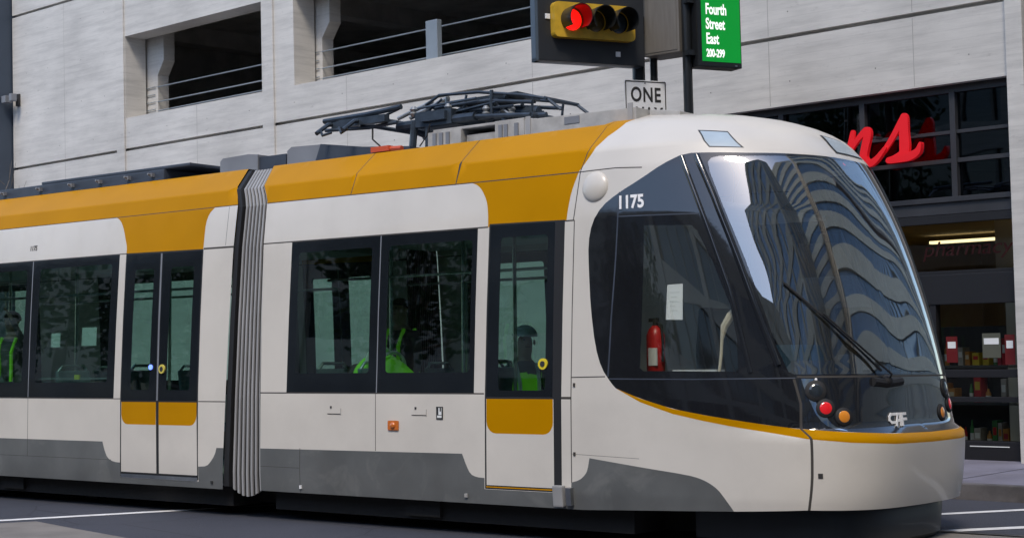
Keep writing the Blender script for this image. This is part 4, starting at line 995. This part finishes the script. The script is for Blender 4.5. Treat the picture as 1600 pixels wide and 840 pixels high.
# ------------------------------------------------------------------ SIGNAL POLES AND SIGNS
ux_ = Vector((.427, .905, 0)).normalized(); un_ = Vector((.905, -.427, 0)).normalized()
ANG = math.atan2(.905, .427)     # local x along ux_, local -y = facing direction
M['poleblack'] = mat('pole_black', (.018, .02, .022), .35, .3, coat=.3)
M['backplate'] = mat('backplate_black', (.022, .025, .030), .5, var=.1)
M['sigyellow'] = mat('signal_yellow', (.62, .38, .03), .45, var=.12, scale=12)
M['cabgrey'] = mat('cabinet_grey', (.15, .14, .125), .6, var=.12, scale=5, stretch=(6, 6, .6), dirt=.2)
M['signgreen'] = mat('sign_green', (.0, .27, .028), .4, var=.03, emit=(0, .55, .06), es=.12)
M['signwhite'] = mat('sign_white', (.84, .86, .88), .45, var=.03)
def pole(loc, r, h, label, group=None):
    p = empty('signal_pole', label, 'pole', loc)
    MB().tube([(0,0,0),(0,0,h)], r, 20).build('shaft', M['poleblack'], p, True)
    MB().tube([(0,0,0),(0,0,.08),(0,0,.16),(0,0,.9)], [r*2.2,r*2.2,r*1.5,r*1.35], 20).build('pole_base', M['poleblack'], p, True)
    MB().dome((0,0,h), (0,0,1), r, r*.7).build('finial', M['poleblack'], p, True)
    for a in range(4): MB().tube([(r*1.8*math.cos(a*PI/2+.7), r*1.8*math.sin(a*PI/2+.7), .07),(r*1.8*math.cos(a*PI/2+.7), r*1.8*math.sin(a*PI/2+.7), .11)], .014, 6).build('anchor_bolt', M['metal'], p)
    return p
P1 = Vector((-10.40, 5.2, 0)); P2 = Vector((-9.757, 5.2, 0))
pole((P1.x-.03, 5.20, .145), .075, 7.0, 'thick black signal pole behind the one way sign, carrying the traffic signal')
pole((-10.31, 5.34, .145), .045, 7.0, 'thin dark conduit pole just right of the thick signal pole')
pole((P2.x, P2.y, .145), .055, 7.0, 'black pole between the grey cabinet and the green street sign')
# traffic signal: local frame origin at P1, x along ux_, y into (away from viewer), z up
def sign_empty(name, label, cat, org): return empty(name, label, cat, tuple(org), (0, 0, ANG))
ts = sign_empty('traffic_signal', 'horizontal traffic signal with red light lit on a large black backplate', 'traffic signal', P1+Vector((0, 0, 5.25)))
MB().box((-1.44,-.20,-.50),(-.06,-.13,.62)).build('backplate', M['backplate'], ts, bevel=.012)
MB().box((-1.44,-.13,-.50),(-1.39,-.02,.62)).box((-1.44,-.13,-.50),(-.06,-.02,-.46)).box((-1.1,-.13,-.1),(-.06,.08,.1)).build('backplate_return', M['bluepanel'], ts)
MB().prism(rrect(-1.28,-.24,-.24,.16,.05), (0,-.201,0), (1,0,0), (0,0,1), (0,-1,0), .10).build('signal_housing', M['sigyellow'], ts)
for k_, (cx, on) in enumerate(((-1.06, True), (-.76, False), (-.46, False))):
    hood = MB()
    n_ = 22
    for dd in (-.30, -.56):
        for rr in (.142, .134):
            for j in range(n_+1):
                a = math.radians(-45+270*j/n_); hood.v.append((cx+rr*math.cos(a), dd if dd > -.4 else dd+.06*(1-math.sin(a))*.5, -.04+rr*math.sin(a)))
    q = n_+1
    for j in range(n_):
        hood.f += [(j, j+1, 2*q+j+1, 2*q+j), (q+j, q+j+1, 3*q+j+1, 3*q+j), (2*q+j, 2*q+j+1, 3*q+j+1, 3*q+j), (j, j+1, q+j+1, q+j)]
    hd_ = hood.build('signal_hood', M['poleblack'], ts, True)
    colr = ('red', (.9,.02,.01)) if k_ == 0 else (('amber', (.09,.06,.01)) if k_ == 1 else ('green', (.015,.03,.04)))
    lm = mat('signal_lens_'+colr[0], colr[1], .25, emit=(1, .006, .004) if on else None, es=1.0, coat=.5)
    MB().dome((cx,-.30,-.04), (0,-1,0), .122, .03, 20, 4).build('signal_lens', lm, ts, True)
for x_, z_ in ((-1.32,-.0),(-.42,-.38)):
    MB().box((x_-.03,-.215,z_-.03),(x_+.03,-.2005,z_+.03)).build('bolt_cap', M['signwhite'], ts, bevel=.006)
MB().box((-.12,-.12,-.1),(.1,.1,.1)).box((-.12,-.12,.42),(.1,.1,.5)).build('clamp', M['poleblack'], ts)
# cabinet between the poles (parallel to the street)
cb = empty('control_cabinet', 'weathered grey metal cabinet between the two black poles', 'cabinet', (-10.42, 5.2, 4.88), (0, 0, 0))
MB().box((.10,-.06,0),(.60,.30,.85)).build('cabinet_body', M['cabgrey'], cb, bevel=.01)
MB().box((.13,-.066,.03),(.57,-.0605,.80)).build('cabinet_door', M['cabgrey'], cb); MB().box((.08,-.1,.80),(.62,.32,.87)).build('cabinet_hood', M['backplate'], cb)
# one way sign
ow = sign_empty('one_way_sign', 'white one way sign with black letters below the traffic signal', 'sign', P1+Vector((0, 0, 4.6)))
OX = -.06
MB().prism(rrect(OX-.245,-.76,OX+.32,0,.03), (0,-.13,0), (1,0,0), (0,0,1), (0,-1,0), .004).build('sign_plate', M['signwhite'], ow)
bmb = MB(); W0, W1, H0, H1, bt = OX-.235, OX+.31, -.75, -.01, .012
for a, b in (((W0,H0),(W1,H0+bt)),((W0,H1-bt),(W1,H1)),((W0,H0+bt),(W0+bt,H1-bt)),((W1-bt,H0+bt),(W1,H1-bt))): bmb.box((a[0],-.1365,a[1]),(b[0],-.1342,b[1]))
bmb.build('sign_border', M['ink'], ow)
for txt, z_ in (('ONE', -.245), ('WAY', -.475)):
    me = text_mesh(txt, .235, .001, .78, 0, .005, 1.12, align='CENTER'); place_mesh(me, (OX+.037,-.136,z_), (1,0,0), (0,0,1)); link('sign_lettering', me, ow, M['ink'])
MB().prism([(-.16,-.02),(.06,-.02),(.06,-.05),(.16,0),(.06,.05),(.06,.02),(-.16,.02)], (OX+.037,-.1342,-.63), (1,0,0), (0,0,1), (0,-1,0), .002).build('arrow', M['ink'], ow)
MB().box((-.1,-.129,-.08),(.1,.08,-.05)).box((-.1,-.129,-.70),(.1,.08,-.67)).build('sign_bracket', M['metal'], ow)
MB().dome((OX+.03,-.134,-.03), (0,-1,0), .012, .006, 8, 3).build('rivet', M['metal'], ow)
# green street name sign
M['litwhite'] = mat('lit_letter', (.8, .85, .82), .5, emit=(1, 1, 1), es=.35)
gs = sign_empty('street_name_sign', 'green illuminated street name box reading Fourth Street East', 'sign', Vector((-9.654, 5.2, 4.72)))
MB().box((.0,-.06,-.03),(.60,.16,.84)).build('sign_box', M['poleblack'], gs, bevel=.012)
MB().box((.06,-.064,.03),(.585,-.0602,.80)).build('sign_face', M['signgreen'], gs)
for txt, z_, sz in (('Fourth', .575, .175), ('Street', .405, .175), ('East', .235, .175), ('200-299', .085, .125)):
    me = text_mesh(txt, sz, .001, .60, 0, .0045); place_mesh(me, (.115,-.066,z_), (1,0,0), (0,0,1)); link('sign_lettering', me, gs, M['litwhite'])
MB().box((.5,-.068,-.012),(.53,-.0605,.0)).build('latch', M['metal'], gs); MB().box((-.1,-.02,.1),(0,.06,.16)).box((-.1,-.02,.7),(0,.06,.76)).build('sign_bracket', M['poleblack'], gs)

# ------------------------------------------------------------------ bare sapling
sp_ = empty('bare_sapling', 'thin leafless sapling standing before the concrete wall at the left', 'tree', tuple(gar.matrix_basis @ Vector((-19.9, -.9, .145))), (0, 0, 0))
M['bark'] = mat('bark', (.16, .14, .12), .9)
MB().tube([(0,0,0),(.02,.0,1.6),(-.03,0,3.2),(.02,0,4.3)], .022, 8, .009).build('trunk', M['bark'], sp_)
cr_ = MB()
for k_ in range(16):
    z = 2.6+k_*.14; a = k_*2.4; l = .35+.35*random.random()
    p0 = (0,0,z); p1 = (math.cos(a)*l*.5, math.sin(a)*l*.5, z+.25); p2 = (math.cos(a)*l*.8, math.sin(a)*l*.8, z+.65)
    cr_.tube([p0,p1,p2], .007, 5, .003); cr_.tube([p1,(p1[0]+.1,p1[1]-.05,p1[2]+.3)], .004, 4, .002)
cr_.build('twigs', M['bark'], sp_)
# ------------------------------------------------------------------ PEOPLE INSIDE THE STREETCAR
M['skin'] = mat('skin', (.62, .40, .29), .55, var=.05)
M['hivis'] = mat('hi_vis_lime', (.30, .85, .04), .7, var=.05, emit=(.3, 1, .05), es=.05)
M['reflective'] = mat('reflective_tape', (.72, .76, .70), .35)
M['navy'] = mat('work_trousers', (.03, .035, .06), .9)
M['greyshirt'] = mat('grey_shirt', (.12, .12, .13), .9)
M['hair'] = mat('hair_dark', (.03, .02, .015), .8)
M['hatwhite'] = mat('hard_hat_white', (.7, .75, .74), .3)
def skin_mesh(name, verts, edges, radii, root=0, sub=1):
    me = bpy.data.meshes.new(name); me.from_pydata(verts, edges, []); me.update()
    o = bpy.data.objects.new(name, me); COL.objects.link(o)
    o.modifiers.new('s', 'SKIN'); 
    lay = me.skin_vertices[0].data if me.skin_vertices else None
    for i, r in enumerate(radii):
        rr = r if isinstance(r, tuple) else (r, r); lay[i].radius = rr; lay[i].use_root = (i == root)
    sb = o.modifiers.new('u', 'SUBSURF'); sb.levels = sub; sb.render_levels = sub
    bpy.context.view_layer.update()
    dg = bpy.context.evaluated_depsgraph_get(); out = bpy.data.meshes.new_from_object(o.evaluated_get(dg))
    bpy.data.objects.remove(o); bpy.data.meshes.remove(me); out.name = name; out.materials.clear()
    for p in out.polygons: p.use_smooth = True
    return out
def person(x, y, zf, face, pose, label, vest='full', head='hair', shirt='greyshirt'):
    """x,y position, zf floor / seat base, face = heading angle; local frame: +x forward, +y left"""
    base = MT_ @ Vector((x, y, zf))
    p = empty('person', label, 'person', tuple(base), (A_TILT, 0, face), 'people inside the streetcar')
    if pose == 'sit': hipz = .50; knee = lambda s: (.44, s*.11, .48); foot = lambda s: (.46, s*.12, .07); toe = lambda s: (.60, s*.13, .035); tl = .06
    else: hipz = .93; knee = lambda s: (.03, s*.10, .50); foot = lambda s: (-.01, s*.11, .08); toe = lambda s: (.15, s*.13, .035); tl = .0
    V, E, R = [], [], []
    def add(v, r, par=None):
        V.append(v); R.append(r)
        if par is not None: E.append((par, len(V)-1))
        return len(V)-1
    if pose == 'bend': hipz = .93; knee = lambda s: (-.02, s*.11, .50); foot = lambda s: (-.08, s*.12, .08); toe = lambda s: (.08, s*.13, .035)
    spine = lambda f, u: (.02*u-tl*u, 0, hipz+f) if pose != 'bend' else (f*.86, 0, hipz+.17*math.sin(min(1, f/.49)*PI*.62)+.02)
    pel = add((0, 0, hipz), (.15, .115)); 
    wa = add(spine(.17, 0), (.135, .10), pel); ch = add(spine(.36, 1), (.165, .12), wa); tp = add(spine(.49, .3), (.12, .085), ch)
    HB = pose == 'bend'
    hb = Vector((.52, 0, hipz+.10))
    nk = add((.01-tl, 0, hipz+.57) if not HB else tuple(hb), .055, tp); h0 = add((.03-tl, 0, hipz+.63) if not HB else tuple(hb+Vector((.06, 0, -.02))), .075, nk); h1 = add((.04-tl, 0, hipz+.72) if not HB else tuple(hb+Vector((.14, 0, -.06))), (.082, .096), h0); h2 = add((.03-tl, 0, hipz+.80) if not HB else tuple(hb+Vector((.20, 0, -.09))), .06, h1)
    skin_pts = [nk, h0, h1, h2]
    for s in (-1, 1):
        hp = add((.0, s*.09, hipz-.05), .095, pel); kn = add(knee(s), .062, hp); an = add(foot(s), .042, kn); add(toe(s), .035, an)
        sh = add((0-tl, s*.185, hipz+.46) if not HB else (.42, s*.185, hipz+.12), .06, tp)
        if pose == 'sit': el = (.08, s*.24, hipz+.20); wr = (.30, s*.16, hipz+.10)
        elif HB: el = (.46, s*.24, hipz-.16); wr = (.58, s*.18, hipz-.36)
        elif pose == 'hold' and s == 1: el = (.16, s*.26, hipz+.50); wr = (.28, s*.20, hipz+.74)
        else: el = (.02, s*.25, hipz+.19); wr = (.12, s*.23, hipz-.05)
        e_ = add(el, .043, sh); w_ = add(wr, .029, e_)
        d = (Vector(wr)-Vector(el)).normalized(); side = Vector((0, 0, 1)).cross(d).normalized(); 
        pm = add(tuple(Vector(wr)+d*.05), (.038, .02), w_); skin_pts += [pm]
        for k_ in range(4):
            o_ = side*(.024-.016*k_); L_ = (.075, .085, .08, .06)[k_]; dn = Vector((0, 0, -1)) if abs(d.z) < .7 else Vector((1, 0, 0))
            a = add(tuple(Vector(wr)+d*.09+o_), .0095, pm); b = add(tuple(Vector(wr)+d*(.09+L_*.5)+o_+dn*.008), .009, a); c = add(tuple(Vector(wr)+d*(.09+L_*.85)+o_+dn*.03), .007, b); skin_pts += [a, b, c]
        a = add(tuple(Vector(wr)+d*.04+side*.035*s), .011, pm); b = add(tuple(Vector(wr)+d*.075+side*.05*s), .009, a); skin_pts += [a, b]
    me = skin_mesh('body', V, E, R, pel, 1)
    for mt in (shirt, 'skin', 'navy'): me.materials.append(M[mt])
    for f in me.polygons:
        c = f.center; i = min(range(len(V)), key=lambda k: (Vector(V[k])-c).length_squared)
        f.material_index = 1 if i in skin_pts else (2 if c.z < hipz-.02 and (c-Vector(V[w_])).length > .05 and abs(c.y) < .2 else 0)
    link('body', me, p)
    if HB: vest = None
    if HB:
        for f_ in (.2, .38):
            q = spine(f_, 0); MB().tube([(q[0]+.15*math.cos(a_)*0, .175*math.cos(a_), q[2]+.135*math.sin(a_)) for a_ in [PI*k_/10 for k_ in range(11)]], .018, 5).build('reflective_band', M['reflective'], p)
    if vest:
        v_ = [(0, 0, hipz-.02), (0, 0, hipz+.17), (.02-tl, 0, hipz+.36), (-tl, 0, hipz+.47)]
        vm = skin_mesh('vest', v_+[(-tl, -.15, hipz+.48), (-tl, .15, hipz+.48)], [(0,1),(1,2),(2,3),(3,4),(3,5)], [(.172,.135),(.160,.125),(.188,.145),(.135,.10),.055,.055], 0, 1)
        vo = link('vest', vm, p, M['hivis'] if vest == 'full' else M[shirt])
        mb = MB()
        for s in (-1, 1):
            for xs, xo in ((.155, .03), (-.16, -.03)):
                mb.tube([(xs*.95, s*.085, hipz+.02), (xs*.92, s*.085, hipz+.2), (xs*.98+.0-tl*.6, s*.09, hipz+.36), (xs*.5-tl, s*.10, hipz+.53)], .020, 4)
        mb.build('vest_stripes', M['reflective'] if vest == 'full' else M['hivis'], vo)
    hz = hipz+.73; hx = .035-tl
    if HB: hz, hx = hipz+.06, .64
    if head == 'hat':
        o = MB().dome((hx, 0, hz+.045), (0, 0, 1), .118, .105, 18, 6).box((hx+.08, -.06, hz+.04), (hx+.17, .06, hz+.052)).build('hard_hat', M['hatwhite'], p, True)
    else:
        o = MB().dome((hx-.015, 0, hz+.02), (-.25, 0, 1), .101, .095, 16, 6).build('hair', M['hair'], p, True)
    f_ = MB().dome((hx+.085, 0, hz-.015), (1, 0, -.2), .017, .022, 8, 3); f_.build('nose', M['skin'], p, True)
    for s in (-1, 1):
        MB().dome((hx+.083, s*.033, hz+.012), (1, s*.2, 0), .010, .005, 8, 3).build('eye', M['ink'], p, True)
        MB().dome((hx-.005, s*.088, hz-.01), (0, s, 0), .026, .014, 8, 3).build('ear', M['skin'], p, True)
    MB().box((hx+.078, -.024, hz-.052), (hx+.090, .024, hz-.045)).build('mouth', mat('lips', (.25, .09, .08), .5), p)
    return p
person(-9.98, .60, .36, PI, 'bend', 'person in a bright lime hi-vis jacket bending forward behind the front car window divider', shirt='hivis')
person(-8.95, 1.0, .42, -.6, 'sit', 'person in a white hard hat and lime vest seen through the front door glass', head='hat', vest='full')
person(-16.45, .75, .36, -PI/2+.3, 'hold', 'standing person in a dark jacket with lime stripes behind the leftmost window', vest='dark')
person(-11.1, 1.7, .36, -PI/2, 'stand', 'standing person in dark clothes with lime vest stripes behind the front car window divider', vest='dark', shirt='greyshirt')
# extinguisher in the cab
fe = empty('fire_extinguisher', 'red fire extinguisher standing in the cab behind its side window', 'fire extinguisher', tuple(MT_ @ Vector((-7.15, .42, 1.30))), (A_TILT, 0, 0))
MB().tube([(0,0,.0),(0,0,.02),(0,0,.36),(0,0,.41),(0,0,.44)], [.06,.075,.075,.055,.025], 20).build('cylinder', mat('extinguisher_red', (.5, .02, .02), .35), fe, True)
MB().box((-.02,-.078,.12),(.06,-.065,.26)).build('label_sticker', M['paper'], fe); MB().tube([(0,0,.44),(0,0,.49)], .022, 10).box((-.06,-.01,.47),(.03,.01,.50)).build('valve', M['ink'], fe)
MB().tube([(0,0,.47),(.07,-.02,.44),(.09,-.03,.3),(.085,-.03,.15)], .011, 8).build('hose', M['rubber'], fe)
# ------------------------------------------------------------------ SURROUNDING CITY (behind the camera and across the junction)
M['tan'] = mat('tan_spandrel', (.74, .64, .50), .6, var=.12, scale=1)
M['bluewin'] = mat('blue_office_glass', (.16, .24, .36), .08, var=.25, scale=.5, spec=.9)
M['cream_stone'] = mat('cream_stone', (.42, .37, .30), .75, var=.12, scale=.8)
M['darkwin'] = mat('dark_office_glass', (.015, .02, .025), .08, spec=.8)
M['mull'] = mat('office_mullion', (.22, .19, .15), .5)
def office(name, label, x0, y0, x1, y1, h, wall, win, fl=3.6, sp=1.3, bay=1.5, ang=0, piers=True):
    """block with storey bands: core of glass, proud spandrel slabs, mullions"""
    cx, cy = (x0+x1)/2, (y0+y1)/2
    o = empty(name, label, 'building', (cx, cy, 0), (0, 0, ang)); a, b = (x1-x0)/2, (y1-y0)/2
    MB().box((-a,-b,0),(a,b,h)).build('glazing', M[win], o)
    mb = MB(); z = 3.8
    mb.box((-a-.25,-b-.25,0),(a+.25,b+.25,.8))
    while z < h:
        mb.box((-a-.25,-b-.25,z),(a+.25,b+.25,min(z+sp, h+.6))); z += fl
    mb.box((-a-.35,-b-.35,h-.2),(a+.35,b+.35,h+1.0)); mb.build('spandrel_bands', M[wall], o)
    mb = MB(); n = int(2*a/bay)
    for k_ in range(n+1):
        x = -a+k_*2*a/n
        for yy in (-b, b): mb.box((x-.06, yy-.12, .8),(x+.06, yy+.12, h))
    n = int(2*b/bay)
    for k_ in range(n+1):
        y = -b+k_*2*b/n
        for xx in (-a, a): mb.box((xx-.12, y-.06, .8),(xx+.12, y+.06, h))
    mb.build('mullions', M['mull'], o)
    if piers:
        mb = MB(); n = max(2, int(2*b/6))
        for k_ in range(n+1):
            y = -b+k_*2*b/n
            for xx in (-a, a): mb.box((xx-.4, y-.35, 0),(xx+.4, y+.35, h+.3))
        n = max(2, int(2*a/6))
        for k_ in range(n+1):
            x = -a+k_*2*a/n
            for yy in (-b, b): mb.box((x-.35, yy-.4, 0),(x+.35, yy+.4, h+.3))
        mb.build('piers', M[wall], o)
    return o
office('office_building', 'tan banded office block with blue windows across the junction to the right', 16, 7, 48, 150, 40, 'tan', 'bluewin', sp=1.8, piers=False)
office('office_building', 'cream stone office block on the far right corner of the street', 16, -62, 48, -15.5, 44, 'cream_stone', 'bluewin')
office('office_building', 'tall tan office tower, unseen, added to block sky glare in the windshield', 48, -48, 66, 10, 74, 'tan', 'bluewin', sp=1.8, piers=False)  # unseen; added and heightened to fill the sky patch mirrored in the windshield
office('office_building', 'long stone building facing the streetcar from across the street', -62, -46, 6, -25, 12, 'cream_stone', 'darkwin')
M['leaf'] = mat('leaf_green', (.055, .09, .03), .6, var=.4, scale=3)
def tree(x, y, h, r, label):
    o = empty('street_tree', label, 'tree', (x, y, 0), group='street trees behind the camera')
    MB().tube([(0,0,0),(.05,0,h*.25),(-.05,.05,h*.5),(.05,0,h*.8)], [.17,.14,.11,.05], 10).build('trunk', M['bark'], o, True)
    rs = random.Random(int(x*10)); lb = MB(); V, F = [], []
    cl = [(rs.uniform(-.6,.6)*r, rs.uniform(-.6,.6)*r, h*(.42+.5*rs.random()), r*rs.uniform(.3,.55)) for _ in range(16)]
    for cx, cy, cz, cr in cl:
        lb.tube([(0,0,h*.4),(cx*.5,cy*.5,(h*.4+cz)/2),(cx,cy,cz)], .05, 5, .015)
        for _ in range(190):
            d = Vector((rs.gauss(0,1), rs.gauss(0,1), rs.gauss(0,1))).normalized()*cr*rs.random()**.4; c = Vector((cx,cy,cz))+d
            u = Vector((rs.gauss(0,1), rs.gauss(0,1), rs.gauss(0,1))).normalized()*.13; v = u.orthogonal().normalized()*.09; n = len(V)
            V += [tuple(c-u), tuple(c+v), tuple(c+u), tuple(c-v)]; F.append((n,n+1,n+2,n+3))
    lb.build('limbs', M['bark'], o); me = bpy.data.meshes.new('crown'); me.from_pydata(V, [], F); link('crown', me, o, M['leaf'])
for a in ((-17.5,-16.5,7.5,2.6,'leafy street tree on the near pavement, closest to the junction'), (-25,-17,9,3.2,'tall leafy street tree on the near pavement, second from the junction'), (-33.5,-16.5,7,2.8,'leafy street tree on the near pavement, third from the junction'), (-43,-17,8.5,3.2,'leafy street tree on the near pavement, farthest from the junction')):
    tree(*a)
sw2 = MB().box((-120,-26,-.01),(60,-15,.15)).build('near_sidewalk', M['walk']); tag(sw2, kind='structure')
